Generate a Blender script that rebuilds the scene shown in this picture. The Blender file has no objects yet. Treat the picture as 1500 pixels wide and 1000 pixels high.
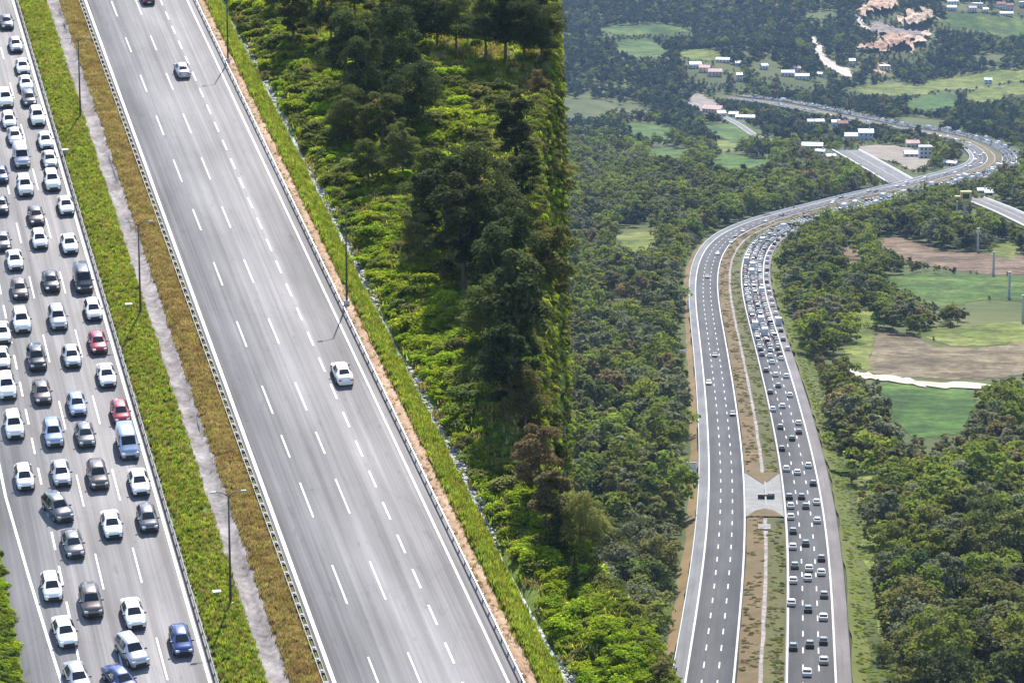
import bpy, math, random
import numpy as np
from mathutils import Vector, Matrix

random.seed(7)
RNG = np.random.default_rng(11)
sc = bpy.context.scene
COL = sc.collection

# ------------------------------------------------------------------ camera
F = 4500.0                      # focal length in photograph pixels (1500 x 1000)
PITCH = math.radians(12.0)
CAMZ = 420.0
cam_d = bpy.data.cameras.new('camera')
cam_d.sensor_fit = 'HORIZONTAL'
cam_d.sensor_width = 36.0
cam_d.lens = 36.0 * F / 1500.0
cam_d.clip_start = 1.0
cam_d.clip_end = 30000.0
cam = bpy.data.objects.new('camera', cam_d)
COL.objects.link(cam)
cam.location = (0, 0, CAMZ)
cam.rotation_euler = (math.pi / 2 - PITCH, 0, 0)
sc.camera = cam

# ------------------------------------------------------------------ sky, sun, exposure
SUN_EL = math.radians(52.0)
SUN_AZ = math.radians(6.0)     # measured from +Y towards +X
w = bpy.data.worlds.new('World')
sc.world = w
w.use_nodes = True
wn = w.node_tree
wn.nodes.clear()
sky = wn.nodes.new('ShaderNodeTexSky')
sky.sky_type = 'NISHITA'
sky.sun_disc = False
sky.sun_elevation = SUN_EL
sky.sun_rotation = SUN_AZ
sky.altitude = 600
bg = wn.nodes.new('ShaderNodeBackground')
bg.inputs['Strength'].default_value = 0.14
wo = wn.nodes.new('ShaderNodeOutputWorld')
wn.links.new(sky.outputs[0], bg.inputs[0])
wn.links.new(bg.outputs[0], wo.inputs[0])
sun_d = bpy.data.lights.new('sun', 'SUN')
sun_d.energy = 5.0
sun_d.angle = math.radians(0.6)
sun_d.color = (1.0, 0.95, 0.88)
sun = bpy.data.objects.new('sun', sun_d)
COL.objects.link(sun)
sdir = Vector((math.sin(SUN_AZ) * math.cos(SUN_EL), math.cos(SUN_AZ) * math.cos(SUN_EL), math.sin(SUN_EL)))
sun.rotation_euler = (-sdir).to_track_quat('-Z', 'Y').to_euler()
sun.location = (0, 200, 900)
sc.view_settings.view_transform = 'Standard'
sc.view_settings.look = 'None'
sc.view_settings.gamma = 1.0
sc.view_settings.use_curve_mapping = False
sc.view_settings.exposure = 1.15
sc.render.engine = 'CYCLES'
sc.cycles.max_bounces = 6
sc.cycles.diffuse_bounces = 2
sc.cycles.glossy_bounces = 2
sc.cycles.transmission_bounces = 3
sc.cycles.transparent_max_bounces = 4
sc.cycles.volume_bounces = 0

# ------------------------------------------------------------------ geometry of the place
cp, sp = math.cos(PITCH), math.sin(PITCH)
FW = np.array([0, cp, -sp]); UP = np.array([0, sp, cp]); RT = np.array([1.0, 0, 0])
C0 = np.array([0, 0, CAMZ])

def ray(x, y):
    return FW + RT * ((x - 750.0) / F) - UP * ((y - 500.0) / F)

# near hillside: rises away from the viewpoint; the motorway climbs it
HL = -1407.0
AL = math.atan((500 - HL) / F)
SLOPE_L = math.tan(AL - PITCH)
cL = C0 + FW * (650922.0 / (500 - HL))
def plane_l(Y):
    return cL[2] + SLOPE_L * (Y - cL[1])
def hit_plane(x, y, c, s):
    d = ray(x, y)
    t = (c[2] - s * c[1] + s * C0[1] - C0[2]) / (d[2] - s * d[1])
    return C0 + d * t
VPX, VPY = -389.0, HL
def PLp(x, y):
    return hit_plane(x, y, cL, SLOPE_L)
def PL(xb, y):
    """point of the near slope: xb = lateral mark (measured at the frame's lower edge), y = row"""
    return PLp(VPX + (xb - VPX) * (y - VPY) / (1000.0 - VPY), y)
_h = ray(VPX, VPY)
HD = np.array([_h[0], _h[1]]); HD /= np.linalg.norm(HD)          # heading of the near motorway
RD = np.array([HD[1], -HD[0]])                                   # its right-hand side
P0 = PL(490, 1000)[:2]
def to_uv(P):
    q = np.asarray(P)[:2] - P0
    return float(q @ RD), float(q @ HD)
def from_uv(u, v):
    q = P0 + RD * u + HD * v
    return q
def U(xb):
    return (xb - 490.0) * to_uv(PL(590, 1000))[0] / 100.0
NL = Vector((0, -SLOPE_L, 1)).normalized()
H3 = Vector((HD[0], HD[1], SLOPE_L * HD[1])).normalized()
R3 = H3.cross(NL).normalized()

# smooth value noise
def _hash(ix, iy, seed):
    n = (ix * 374761393 + iy * 668265263 + seed * 974711) & 0x7fffffff
    n = ((n ^ (n >> 13)) * 1274126177) & 0x7fffffff
    return ((n ^ (n >> 16)) & 0xffff) / 65535.0
def vnoise(x, y, seed=0):
    x = np.asarray(x, float); y = np.asarray(y, float)
    ix = np.floor(x).astype(np.int64); iy = np.floor(y).astype(np.int64)
    fx = x - ix; fy = y - iy
    fx = fx * fx * fx * (fx * (fx * 6 - 15) + 10); fy = fy * fy * fy * (fy * (fy * 6 - 15) + 10)
    a = _hash(ix, iy, seed); b = _hash(ix + 1, iy, seed); c = _hash(ix, iy + 1, seed); d = _hash(ix + 1, iy + 1, seed)
    return (a * (1 - fx) + b * fx) * (1 - fy) + (c * (1 - fx) + d * fx) * fy * 1.0
def sstep(a, b, x):
    t = np.clip((np.asarray(x, float) - a) / (b - a), 0, 1)
    return t * t * (3 - 2 * t)

# far valley: falls gently away, then hills
HR = -70.0
AR = math.atan((500 - HR) / F)
SLOPE_R = -math.tan(PITCH - AR)
cR = C0 + FW * 1254.4
_prof = []
for Y in (-3000., -500., 300., 2800.):
    _prof.append((Y, cR[2] + SLOPE_R * (Y - cR[1])))
for yy, Z in ((140, 3180), (100, 3430), (50, 3720), (0, 4000), (-80, 4480)):
    q = C0 + ray(750, yy) * Z
    _prof.append((q[1], q[2]))
_l = _prof[-1]
_prof += [(_l[0] + 900, _l[1] + 45), (_l[0] + 4000, _l[1] + 160), (_l[0] + 9000, _l[1] + 220)]
_PY = np.array([a for a, b in _prof]); _PZ = np.array([b for a, b in _prof])
_gy = np.arange(-3000, 14000, 20.0); _gz = np.interp(_gy, _PY, _PZ)
_k = np.exp(-0.5 * (np.arange(-25, 26) / 7.0) ** 2); _k /= _k.sum()
_gzs = np.convolve(np.pad(_gz, 25, 'edge'), _k, 'valid')
def hF(X, Y):
    X = np.asarray(X, float); Y = np.asarray(Y, float)
    z = np.interp(Y, _gy, _gzs)
    a = 1.5 * sstep(700, 1000, Y) + 22 * sstep(2700, 3500, Y)
    z = z + a * (vnoise(X / 260 + 3.1, Y / 300 + 1.7, 5) - 0.5) * 2
    z = z + 9 * sstep(2900, 3700, Y) * (vnoise(X / 95, Y / 110, 9) - 0.5) * 2
    return z

# outline of the near hillside's shoulder (right of it the ground drops to the valley)
_edge_px = [(990, 1080), (968, 1000), (915, 900), (858, 830), (822, 760), (800, 700), (786, 600), (784, 400), (792, 200), (802, 60), (810, -60)]
_E = np.array([PLp(*e)[:2] for e in _edge_px])
_EY = np.concatenate([[-200, 150, 240], _E[:, 1], [560, 720, 900]])
_EX = np.concatenate([[40, 22, 16], _E[:, 0], [6, -25, -70]])
def edge_x(Y):
    Y = np.asarray(Y, float)
    return np.interp(Y, _EY, _EX) + (vnoise(Y / 40, Y * 0 + .3, 13) - .5) * 3.0
def hN(X, Y, bumps=True):
    X = np.asarray(X, float); Y = np.asarray(Y, float)
    z = plane_l(Y)
    over = np.maximum(Y - 560, 0)
    z = z - 0.0012 * over * over
    qx = X - P0[0]; qy = Y - P0[1]
    u = qx * RD[0] + qy * RD[1]
    v = qx * HD[0] + qy * HD[1]
    if bumps:
        # bank falling to the creek, creek bed, rising scrub
        uc = U(845) + (vnoise(v / 23, 0 * v, 3) - .5) * 0.7
        z = z - 1.7 * sstep(U(792), U(828), u) * (1 - 0.75 * sstep(uc + 0.6, uc + 7, u))
        z = z - 0.55 * np.exp(-((u - uc) / 0.75) ** 2)
        z = z + sstep(U(870), U(930), u) * ((vnoise(X / 7, Y / 7, 21) - .4) * 1.3 + (vnoise(X / 19, Y / 19, 22) - .4) * 2.0)
        z = z + (1 - sstep(U(-40), U(20), u)) * (vnoise(X / 6, Y / 6, 23) * 1.0)
    e = edge_x(Y)
    d = np.maximum(X - e, 0)
    drop = np.where(d < 1.6, 45.0 * d * d / 3.2, 45.0 * (d - .8))
    return np.maximum(z - drop, hF(X, Y) - 4)

def march(fn, x, y, t0, t1, n=500):
    d = ray(x, y)
    ts = np.linspace(t0, t1, n)
    P = C0[None] + ts[:, None] * d[None]
    g = P[:, 2] - fn(P[:, 0], P[:, 1])
    k = np.argmax(g < 0)
    if g[k] >= 0:
        k = n - 1
    a, b = ts[max(k - 1, 0)], ts[k]
    for _ in range(18):
        m = (a + b) / 2
        q = C0 + d * m
        if q[2] < float(fn(q[0], q[1])):
            b = m
        else:
            a = m
    return C0 + d * b
def near_hit(x, y):
    return march(hN, x, y, 150, 620)
def far_hit(x, y):
    return march(hF, x, y, 500, 7000, 900)

# ------------------------------------------------------------------ helpers
def tag(o, label=None, cat=None, group=None, kind=None):
    if label: o['label'] = label
    if cat: o['category'] = cat
    if group: o['group'] = group
    if kind: o['kind'] = kind
    return o
def link(o, parent=None):
    COL.objects.link(o)
    if parent is not None:
        o.parent = parent
    return o
def empty(name, M):
    o = bpy.data.objects.new(name, None)
    o.empty_display_size = 0.3
    o.matrix_world = M
    COL.objects.link(o)
    return o
def mesh_obj(name, me, mat=None, parent=None, smooth=False):
    o = bpy.data.objects.new(name, me)
    if mat is not None and len(me.materials) == 0:
        me.materials.append(mat)
    if smooth:
        me.polygons.foreach_set('use_smooth', [True] * len(me.polygons))
    return link(o, parent)
def make_mesh(name, verts, faces, uv=None):
    me = bpy.data.meshes.new(name)
    me.from_pydata([tuple(map(float, v)) for v in verts], [], [tuple(f) for f in faces])
    if uv is not None:
        l = me.uv_layers.new(name='UVMap')
        idx = np.empty(len(me.loops), np.int32)
        me.loops.foreach_get('vertex_index', idx)
        l.data.foreach_set('uv', np.asarray(uv, np.float32)[idx].ravel())
    me.update()
    return me
def quads_mesh(name, Q):
    """Q: (n,4,3) array of quads"""
    n = len(Q)
    me = bpy.data.meshes.new(name)
    me.vertices.add(n * 4)
    me.vertices.foreach_set('co', np.ascontiguousarray(Q, np.float32).ravel())
    me.loops.add(n * 4)
    me.loops.foreach_set('vertex_index', np.arange(n * 4, dtype=np.int32))
    me.polygons.add(n)
    me.polygons.foreach_set('loop_start', np.arange(0, n * 4, 4, dtype=np.int32))
    me.update(calc_edges=True)
    return me
class MB:
    def __init__(s):
        s.v = []; s.f = []; s.m = []
    def quad(s, a, b, c, d, m=0):
        n = len(s.v); s.v += [a, b, c, d]; s.f.append((n, n + 1, n + 2, n + 3)); s.m.append(m)
    def poly(s, pts, m=0):
        n = len(s.v); s.v += list(pts); s.f.append(tuple(range(n, n + len(pts)))); s.m.append(m)
    def box(s, c, size, rz=0.0, m=0, top=(1, 1)):
        x, y, z = [k / 2 for k in size]
        n = len(s.v); ca, sa = math.cos(rz), math.sin(rz)
        for dz, (tx, ty) in ((-z, (1, 1)), (z, top)):
            for dx, dy in ((-x, -y), (x, -y), (x, y), (-x, y)):
                dx *= tx; dy *= ty
                s.v.append((c[0] + dx * ca - dy * sa, c[1] + dx * sa + dy * ca, c[2] + dz))
        for f in ((3, 2, 1, 0), (4, 5, 6, 7), (0, 1, 5, 4), (1, 2, 6, 5), (2, 3, 7, 6), (3, 0, 4, 7)):
            s.f.append(tuple(n + i for i in f)); s.m.append(m)
    def tube(s, pts, rads, n=8, m=0, caps=True):
        rings = []
        for i, p in enumerate(pts):
            p = Vector(p)
            a = Vector(pts[max(i - 1, 0)]); b = Vector(pts[min(i + 1, len(pts) - 1)])
            t = (b - a).normalized()
            ref = Vector((1, 0, 0)) if abs(t.x) < .8 else Vector((0, 1, 0))
            e1 = t.cross(ref).normalized(); e2 = t.cross(e1)
            st = len(s.v)
            for k in range(n):
                an = 2 * math.pi * k / n
                s.v.append(tuple(p + (e1 * math.cos(an) + e2 * math.sin(an)) * rads[i]))
            rings.append(st)
        for a, b in zip(rings, rings[1:]):
            for k in range(n):
                s.f.append((a + k, b + k, b + (k + 1) % n, a + (k + 1) % n)); s.m.append(m)
        if caps:
            s.f.append(tuple(rings[0] + k for k in range(n))); s.m.append(m)
            s.f.append(tuple(rings[-1] + k for k in reversed(range(n)))); s.m.append(m)
    def mesh(s, name, mats=None):
        me = make_mesh(name, s.v, s.f)
        if mats:
            for m in mats: me.materials.append(m)
            me.polygons.foreach_set('material_index', s.m)
        return me
    def build(s, name, mat, parent=None, smooth=False):
        mats = mat if isinstance(mat, (list, tuple)) else [mat]
        return mesh_obj(name, s.mesh(name, mats), None, parent, smooth)

# ------------------------------------------------------------------ materials
def mat_base(name):
    m = bpy.data.materials.new(name); m.use_nodes = True
    nt = m.node_tree; nt.nodes.clear()
    out = nt.nodes.new('ShaderNodeOutputMaterial')
    b = nt.nodes.new('ShaderNodeBsdfPrincipled')
    nt.links.new(b.outputs[0], out.inputs[0])
    return m, nt, b, out
def N(nt, t, **kw):
    n = nt.nodes.new(t)
    for k, v in kw.items():
        if k in n.inputs: n.inputs[k].default_value = v
        else: setattr(n, k, v)
    return n
def ramp(nt, src, stops):
    r = nt.nodes.new('ShaderNodeValToRGB')
    e = r.color_ramp.elements
    while len(e) < len(stops): e.new(0.5)
    for el, (p, c) in zip(e, stops):
        el.position = p
        el.color = (c[0], c[1], c[2], 1) if not isinstance(c, (int, float)) else (c, c, c, 1)
    nt.links.new(src, r.inputs[0])
    return r.outputs[0]
def noise(nt, vec, scale, detail=4, rough=.6):
    n = N(nt, 'ShaderNodeTexNoise', Scale=scale, Detail=detail, Roughness=rough)
    if vec is not None: nt.links.new(vec, n.inputs['Vector'])
    return n.outputs['Fac']
def mixc(nt, fac, a, b, mode='MIX'):
    n = nt.nodes.new('ShaderNodeMix'); n.data_type = 'RGBA'; n.blend_type = mode
    for sock, val in ((n.inputs[0], fac), (n.inputs[6], a), (n.inputs[7], b)):
        if hasattr(val, 'is_output'): nt.links.new(val, sock)
        elif isinstance(val, (int, float)): sock.default_value = val
        else: sock.default_value = (val[0], val[1], val[2], 1)
    return n.outputs[2]
def bump(nt, b, h, strength=.4, dist=.1):
    n = N(nt, 'ShaderNodeBump', Strength=strength, Distance=dist)
    nt.links.new(h, n.inputs['Height']); nt.links.new(n.outputs[0], b.inputs['Normal'])
def objvec(nt, scale=(1, 1, 1), kind='Object'):
    t = nt.nodes.new('ShaderNodeTexCoord')
    mp = N(nt, 'ShaderNodeMapping'); mp.inputs['Scale'].default_value = scale
    nt.links.new(t.outputs[kind], mp.inputs[0])
    return mp.outputs[0]
_MC = {}
def ground_mat(name, cols, scale=.1, scale2=1.5, rough=.95, bmp=.5, bd=.15):
    """mottled ground: ramp over mixed large and small noise"""
    m, nt, b, o = mat_base(name)
    v = objvec(nt)
    n1 = noise(nt, v, scale, 5, .65); n2 = noise(nt, v, scale2, 4, .7)
    mx = N(nt, 'ShaderNodeMath', operation='MULTIPLY_ADD'); nt.links.new(n2, mx.inputs[0]); mx.inputs[1].default_value = .45
    ad = N(nt, 'ShaderNodeMath', operation='MULTIPLY'); nt.links.new(n1, ad.inputs[0]); ad.inputs[1].default_value = .75
    nt.links.new(ad.outputs[0], mx.inputs[2])
    k = len(cols)
    c = ramp(nt, mx.outputs[0], [(.38 + .44 * i / max(k - 1, 1), cc) for i, cc in enumerate(cols)])
    nt.links.new(c, b.inputs['Base Color'])
    b.inputs['Roughness'].default_value = rough
    b.inputs['Specular IOR Level'].default_value = .15
    bump(nt, b, n2, bmp, bd)
    return m
def plain(name, col, rough=.6, metal=0., var=.12, vs=3., spec=.4):
    m, nt, b, o = mat_base(name)
    n = noise(nt, objvec(nt), vs, 3, .6)
    lo = [c * (1 - var) for c in col]; hi = [min(c * (1 + var), 1) for c in col]
    nt.links.new(ramp(nt, n, [(.3, lo), (.7, hi)]), b.inputs['Base Color'])
    b.inputs['Roughness'].default_value = rough; b.inputs['Metallic'].default_value = metal
    b.inputs['Specular IOR Level'].default_value = spec
    return m
def asphalt(name, base, streak, rough=.8):
    m, nt, b, o = mat_base(name)
    uvv = objvec(nt, (1, 1, 1), 'UV')
    st = noise(nt, objvec(nt, (1.1, .006, 1), 'UV'), 1.0, 3, .55)       # wear bands along the lanes
    st2 = noise(nt, objvec(nt, (4.5, .03, 1), 'UV'), 1.0, 3, .6)
    pt = noise(nt, objvec(nt, (.16, .035, 1), 'UV'), 1.0, 3, .5)        # patches
    gr = noise(nt, uvv, 9.0, 3, .7)
    c = ramp(nt, st, [(.3, [k * (1 - streak) for k in base]), (.7, [k * (1 + streak) for k in base])])
    c = mixc(nt, .6, c, ramp(nt, st2, [(.3, .36), (.7, .62)]), 'OVERLAY')
    c = mixc(nt, .9, c, ramp(nt, pt, [(.35, .38), (.65, .60)]), 'OVERLAY')
    sp = noise(nt, objvec(nt, (.9, .22, 1), 'UV'), 1.0, 5, .75)        # stains and repairs
    c = mixc(nt, .8, c, ramp(nt, sp, [(.28, .30), (.42, .50), (.62, .50), (.75, .62)]), 'OVERLAY')
    c = mixc(nt, .35, c, ramp(nt, gr, [(.3, .38), (.7, .62)]), 'OVERLAY')
    # joints across the road
    wv = N(nt, 'ShaderNodeTexVoronoi', Scale=1.0, feature='DISTANCE_TO_EDGE')
    nt.links.new(objvec(nt, (.07, .045, 1), 'UV'), wv.inputs['Vector'])
    cr = ramp(nt, wv.outputs['Distance'], [(0.0, .93), (.010, 1.0)])
    c = mixc(nt, 1.0, c, cr, 'MULTIPLY')
    nt.links.new(c, b.inputs['Base Color'])
    b.inputs['Roughness'].default_value = rough
    b.inputs['Specular IOR Level'].default_value = .18
    bump(nt, b, gr, .25, .02)
    return m
def leaf_mat(name, dark, light, trans=.35, hue=.5, ns=.35):
    m, nt, b, o = mat_base(name)
    oi = nt.nodes.new('ShaderNodeObjectInfo')
    g = nt.nodes.new('ShaderNodeNewGeometry')
    n = noise(nt, g.outputs['Position'], ns, 3, .65)
    n2 = noise(nt, g.outputs['Position'], ns * 7, 2, .6)
    md = [(a + c) / 2 for a, c in zip(dark, light)]
    c = ramp(nt, n, [(.3, dark), (.5, md), (.72, light)])
    c = mixc(nt, .55, c, ramp(nt, n2, [(.3, .32), (.7, .68)]), 'OVERLAY')
    hs = N(nt, 'ShaderNodeHueSaturation')
    mh = N(nt, 'ShaderNodeMapRange'); mh.inputs['To Min'].default_value = .5 - .035 * hue; mh.inputs['To Max'].default_value = .5 + .03 * hue
    nt.links.new(oi.outputs['Random'], mh.inputs['Value']); nt.links.new(mh.outputs[0], hs.inputs['Hue'])
    mv = N(nt, 'ShaderNodeMath', operation='MULTIPLY_ADD'); mv.inputs[1].default_value = 7.31; mv.inputs[2].default_value = 0
    nt.links.new(oi.outputs['Random'], mv.inputs[0])
    fr = N(nt, 'ShaderNodeMath', operation='FRACT'); nt.links.new(mv.outputs[0], fr.inputs[0])
    m2 = N(nt, 'ShaderNodeMapRange'); m2.inputs['To Min'].default_value = 1 - .42 * hue; m2.inputs['To Max'].default_value = 1 + .42 * hue
    nt.links.new(fr.outputs[0], m2.inputs['Value']); nt.links.new(m2.outputs[0], hs.inputs['Value'])
    nt.links.new(c, hs.inputs['Color'])
    nt.links.new(hs.outputs[0], b.inputs['Base Color'])
    b.inputs['Roughness'].default_value = .85
    b.inputs['Specular IOR Level'].default_value = .06
    tr = nt.nodes.new('ShaderNodeBsdfTranslucent')
    nt.links.new(mixc(nt, 1.0, hs.outputs[0], (1.0, 1.0, .55), 'MULTIPLY'), tr.inputs['Color'])
    mx = nt.nodes.new('ShaderNodeMixShader'); mx.inputs[0].default_value = trans
    nt.links.new(b.outputs[0], mx.inputs[1]); nt.links.new(tr.outputs[0], mx.inputs[2])
    nt.links.new(mx.outputs[0], o.inputs[0])
    return m
def paint(name, col, metal=.0, rough=.3):
    m, nt, b, o = mat_base(name)
    n = noise(nt, objvec(nt), 2.5, 3, .6)
    nt.links.new(ramp(nt, n, [(.3, [c * .9 for c in col]), (.7, col)]), b.inputs['Base Color'])
    b.inputs['Roughness'].default_value = rough; b.inputs['Metallic'].default_value = metal
    b.inputs['Coat Weight'].default_value = .6; b.inputs['Coat Roughness'].default_value = .12
    return m

M = {}
M['asphalt_near'] = asphalt('sun bleached asphalt', (.165, .158, .157), .28)
M['asphalt_far'] = asphalt('dark asphalt', (.042, .041, .044), .14, .8)
M['shoulder_far'] = asphalt('brownish shoulder asphalt', (.10, .088, .088), .10, .8)
M['shoulder_grey'] = asphalt('grey shoulder asphalt', (.095, .095, .10), .10, .8)
M['line'] = plain('road paint', (.50, .50, .485), .7, var=.3, vs=1.2)
M['line_far'] = plain('worn road paint', (.30, .30, .30), .7, var=.25, vs=.6)
M['steel'] = plain('galvanised steel', (.34, .35, .36), .45, .6, .15)
M['dark_steel'] = plain('weathered dark steel', (.075, .075, .08), .6, .3, .25)
M['pole'] = plain('dark pole paint', (.06, .06, .06), .6, .2, .15)
M['concrete'] = ground_mat('concrete', [(.06, .054, .050), (.19, .172, .166), (.33, .305, .295)], .35, 1.6, bmp=.4, bd=.05)
M['pale_concrete'] = plain('pale concrete', (.46, .45, .41), .8, 0, .12, .5)
M['grass_green'] = ground_mat('verge grass', [(.05, .085, .018), (.10, .15, .025), (.16, .20, .04)], .12, 2.2)
M['grass_dry'] = ground_mat('dry grass', [(.15, .10, .05), (.27, .18, .085), (.36, .27, .13)], .2, 2.6)
M['soil'] = ground_mat('tan soil', [(.17, .105, .06), (.30, .20, .13), (.42, .32, .24)], .25, 2.0)
M['hill'] = ground_mat('hillside grass', [(.045, .070, .014), (.085, .125, .022), (.120, .155, .034)], .07, .9)
M['valley'] = ground_mat('valley grass', [(.022, .034, .010), (.040, .052, .014), (.062, .074, .020), (.085, .086, .030)], .008, .07, bd=.6)

def grid_mesh(name, XX, YY, ZZ, uv=None):
    r, c = XX.shape
    V = np.stack([XX, YY, ZZ], -1).reshape(-1, 3)
    i = np.arange(r * c).reshape(r, c)
    Fq = np.stack([i[:-1, :-1], i[:-1, 1:], i[1:, 1:], i[1:, :-1]], -1).reshape(-1, 4)
    me = bpy.data.meshes.new(name)
    me.vertices.add(len(V)); me.vertices.foreach_set('co', V.astype(np.float32).ravel())
    me.loops.add(Fq.size); me.loops.foreach_set('vertex_index', Fq.astype(np.int32).ravel())
    me.polygons.add(len(Fq)); me.polygons.foreach_set('loop_start', np.arange(0, Fq.size, 4, dtype=np.int32))
    if uv is not None:
        l = me.uv_layers.new(name='UVMap')
        l.data.foreach_set('uv', uv.reshape(-1, 2)[Fq.ravel()].astype(np.float32).ravel())
    me.update(calc_edges=True)
    # faces must look upwards
    if me.polygons[0].normal.z < 0:
        me.flip_normals()
    return me

# ------------------------------------------------------------------ terrain
xs = np.concatenate([np.arange(-2400, -120, 120), np.arange(-120, 860, 10), np.arange(860, 4000, 120)]).astype(float)
ys = np.concatenate([np.arange(-600, 500, 50), np.arange(500, 2900, 8), np.arange(2900, 5200, 16), np.arange(5200, 11000, 200)]).astype(float)
XX, YY = np.meshgrid(xs, ys)
tag(mesh_obj('valley_terrain', grid_mesh('valley_terrain', XX, YY, hF(XX, YY)), M['valley'], smooth=True), kind='structure')

us = np.concatenate([np.arange(-420, -60, 20), np.arange(-60, U(20), 3), np.linspace(U(30), U(785), 14), np.linspace(U(790), U(900), 22),
                     np.arange(U(900) + .6, 150, 1.0)])
vs = np.arange(-260, 560, 2.0)
UU, VV = np.meshgrid(us, vs)
XX = P0[0] + RD[0] * UU + HD[0] * VV; YY = P0[1] + RD[1] * UU + HD[1] * VV
tag(mesh_obj('hillside', grid_mesh('hillside', XX, YY, hN(XX, YY)), M['hill'], smooth=True), kind='structure')

# ------------------------------------------------------------------ near motorway
Y_TOP, Y_BOT = -260.0, 1180.0
def strip_near(name, prof, mat, parent=None, rows=None, lift=0.0, wob=0.0, seed=0, thick=True):
    """ribbon along the near motorway; prof = [(xb, height), ...]"""
    rows = rows if rows is not None else np.linspace(0, 1, 120)
    vv = np.interp(rows, [0, 1], [to_uv(PL(490, Y_BOT))[1], to_uv(PL(490, Y_TOP))[1]])
    A = []
    for k, (xb, h) in enumerate(prof):
        uu = U(xb) + (wob * (vnoise(vv / 3.1, vv * 0 + k * 7.7, seed) - .5) * 2 if wob and 0 <= k else 0)
        A.append((uu * np.ones_like(vv), h + lift + (abs(wob) * .35 * (vnoise(vv / 2.0, vv * 0 + k * 3.3, seed + 5) - .5) if wob else 0)))
    UU = np.stack([a for a, b in A], 1); HH = np.stack([b * np.ones_like(vv) for a, b in A], 1)
    VV = np.repeat(vv[:, None], len(prof), 1)
    XX = P0[0] + RD[0] * UU + HD[0] * VV; YY = P0[1] + RD[1] * UU + HD[1] * VV
    ZZ = plane_l(YY) + HH
    return mesh_obj(name, grid_mesh(name, XX, YY, ZZ, np.stack([UU, VV], -1)), mat, parent)
roadA = tag(strip_near('road', [(34, -.3), (36, .03), (322, .03), (324, -.3)], M['asphalt_near']), 'bright grey carriageway packed with queueing cars', None, None, 'structure')
roadB = tag(strip_near('road', [(478, -.3), (480, .03), (766, .03), (768, -.3)], M['asphalt_near']), 'bright grey carriageway with only a few cars', None, None, 'structure')
def v_of(y):
    return to_uv(PL(490, y))[1]
def mark(name, u0, u1, v0, v1, parent, lift=.036, mat='line', ub=None):
    """thin painted quad; ub = lateral positions at the far end if different"""
    if ub is None: ub = (u0, u1)
    V = []
    for (a, b) in ((u0, v0), (u1, v0), (ub[1], v1), (ub[0], v1)):
        q = from_uv(a, b); V.append((q[0], q[1], float(plane_l(q[1])) + lift))
    return mesh_obj(name, make_mesh(name, V, [(0, 1, 2, 3)]), M[mat], parent)
_dash_mesh = {}
def dash(u, v0, v1, parent, wd=.17):
    """painted dash; alike dashes share their mesh"""
    ln = round((v1 - v0) * 2) / 2
    if ln not in _dash_mesh:
        b = MB(); b.box((0, 0, 0), (wd, ln, .006)); me = b.mesh('lane_dash'); me.materials.append(M['line']); _dash_mesh[ln] = me
    o = bpy.data.objects.new('lane_dash', _dash_mesh[ln])
    q = from_uv(u, (v0 + v1) / 2)
    Rm = Matrix((R3, H3, NL)).transposed().to_4x4()
    o.matrix_world = Matrix.Translation((q[0], q[1], float(plane_l(q[1])) + .036)) @ Rm
    link(o); o.parent = parent
    return o
DA = [(16 - 12, 28), (60, 77), (110, 133), (170, 195), (235, 265), (306, 335), (382, 415), (466, 506), (561, 602), (666, 712), (779, 830), (908, 969), (1060, 1130)]
for xb, dy in ((246.6, 0), (184.5, 3)):
    for a, b in DA:
        dash(U(xb), v_of(b + dy), v_of(a + dy), roadA)
DB = [(5, 27), (58, 80), (113, 138), (173, 202), (238, 270), (310, 342), (388, 423), (475, 513), (570, 611), (643, 675), (713, 763), (834, 891), (968, 1030)]
for xb in (554, 616):
    for a, b in DB:
        dash(U(xb), v_of(b), v_of(a), roadB)
def short(xb, inv0, parent):
    k = -6
    while True:
        c = inv0 + k * .1022e-4
        k += 1
        y = 1 / c - 1407
        if y > 1100: continue
        if y < -120: break
        h = .028e-4
        dash(U(xb), v_of(1 / (c - h) - 1407), v_of(1 / (c + h) - 1407), parent, .2)
short(678, 4.195e-4, roadB)
short(122.5, 4.21e-4, roadA)
va, vb = v_of(Y_BOT), v_of(Y_TOP)
mark('edge_line', U(305.5), U(310.5), va, vb, roadA)
mark('edge_line', U(487), U(493), va, vb, roadB)
mark('edge_line', U(743), U(747), va, vb, roadB)
_pts = [(1130, 110), (996, 95), (900, 83.5), (800, 71.5), (690, 59), (600, 57), (-100, 57)]
V = []; Fc = []
for i, (y, xb) in enumerate(_pts):
    for d in (-2.2, 2.2):
        q = from_uv(U(xb + d), v_of(y)); V.append((q[0], q[1], float(plane_l(q[1])) + .036))
    if i: Fc.append((2 * i - 2, 2 * i - 1, 2 * i + 1, 2 * i))
mesh_obj('edge_line', make_mesh('edge_line', V, Fc), M['line'], roadA)

# median: green bank, concrete drain, dry-grass bank
tag(strip_near('grass_verge', [(324, -.2), (328, .1), (342, .28), (362, .42), (378, .42), (388, .3), (389, -.1)], M['grass_green'], wob=.12, seed=3, rows=np.linspace(0, 1, 420)), kind='structure')
tag(strip_near('drainage_channel', [(384, -.1), (387, .33), (393, .33), (399, .08), (413, .06), (419, .33), (427, .34), (430, -.1)], M['concrete'], wob=.3, seed=9, rows=np.linspace(0, 1, 500)), kind='structure')
tag(strip_near('dry_verge', [(425, -.1), (427, .3), (438, .48), (455, .5), (468, .3), (478, -.1)], M['grass_dry'], wob=.12, seed=5, rows=np.linspace(0, 1, 420)), kind='structure')
tag(strip_near('soil_verge', [(767, -.2), (769, .05), (778, .12), (788, .08), (794, -.25)], M['soil'], wob=.22, seed=6, rows=np.linspace(0, 1, 420)), kind='structure')

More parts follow.
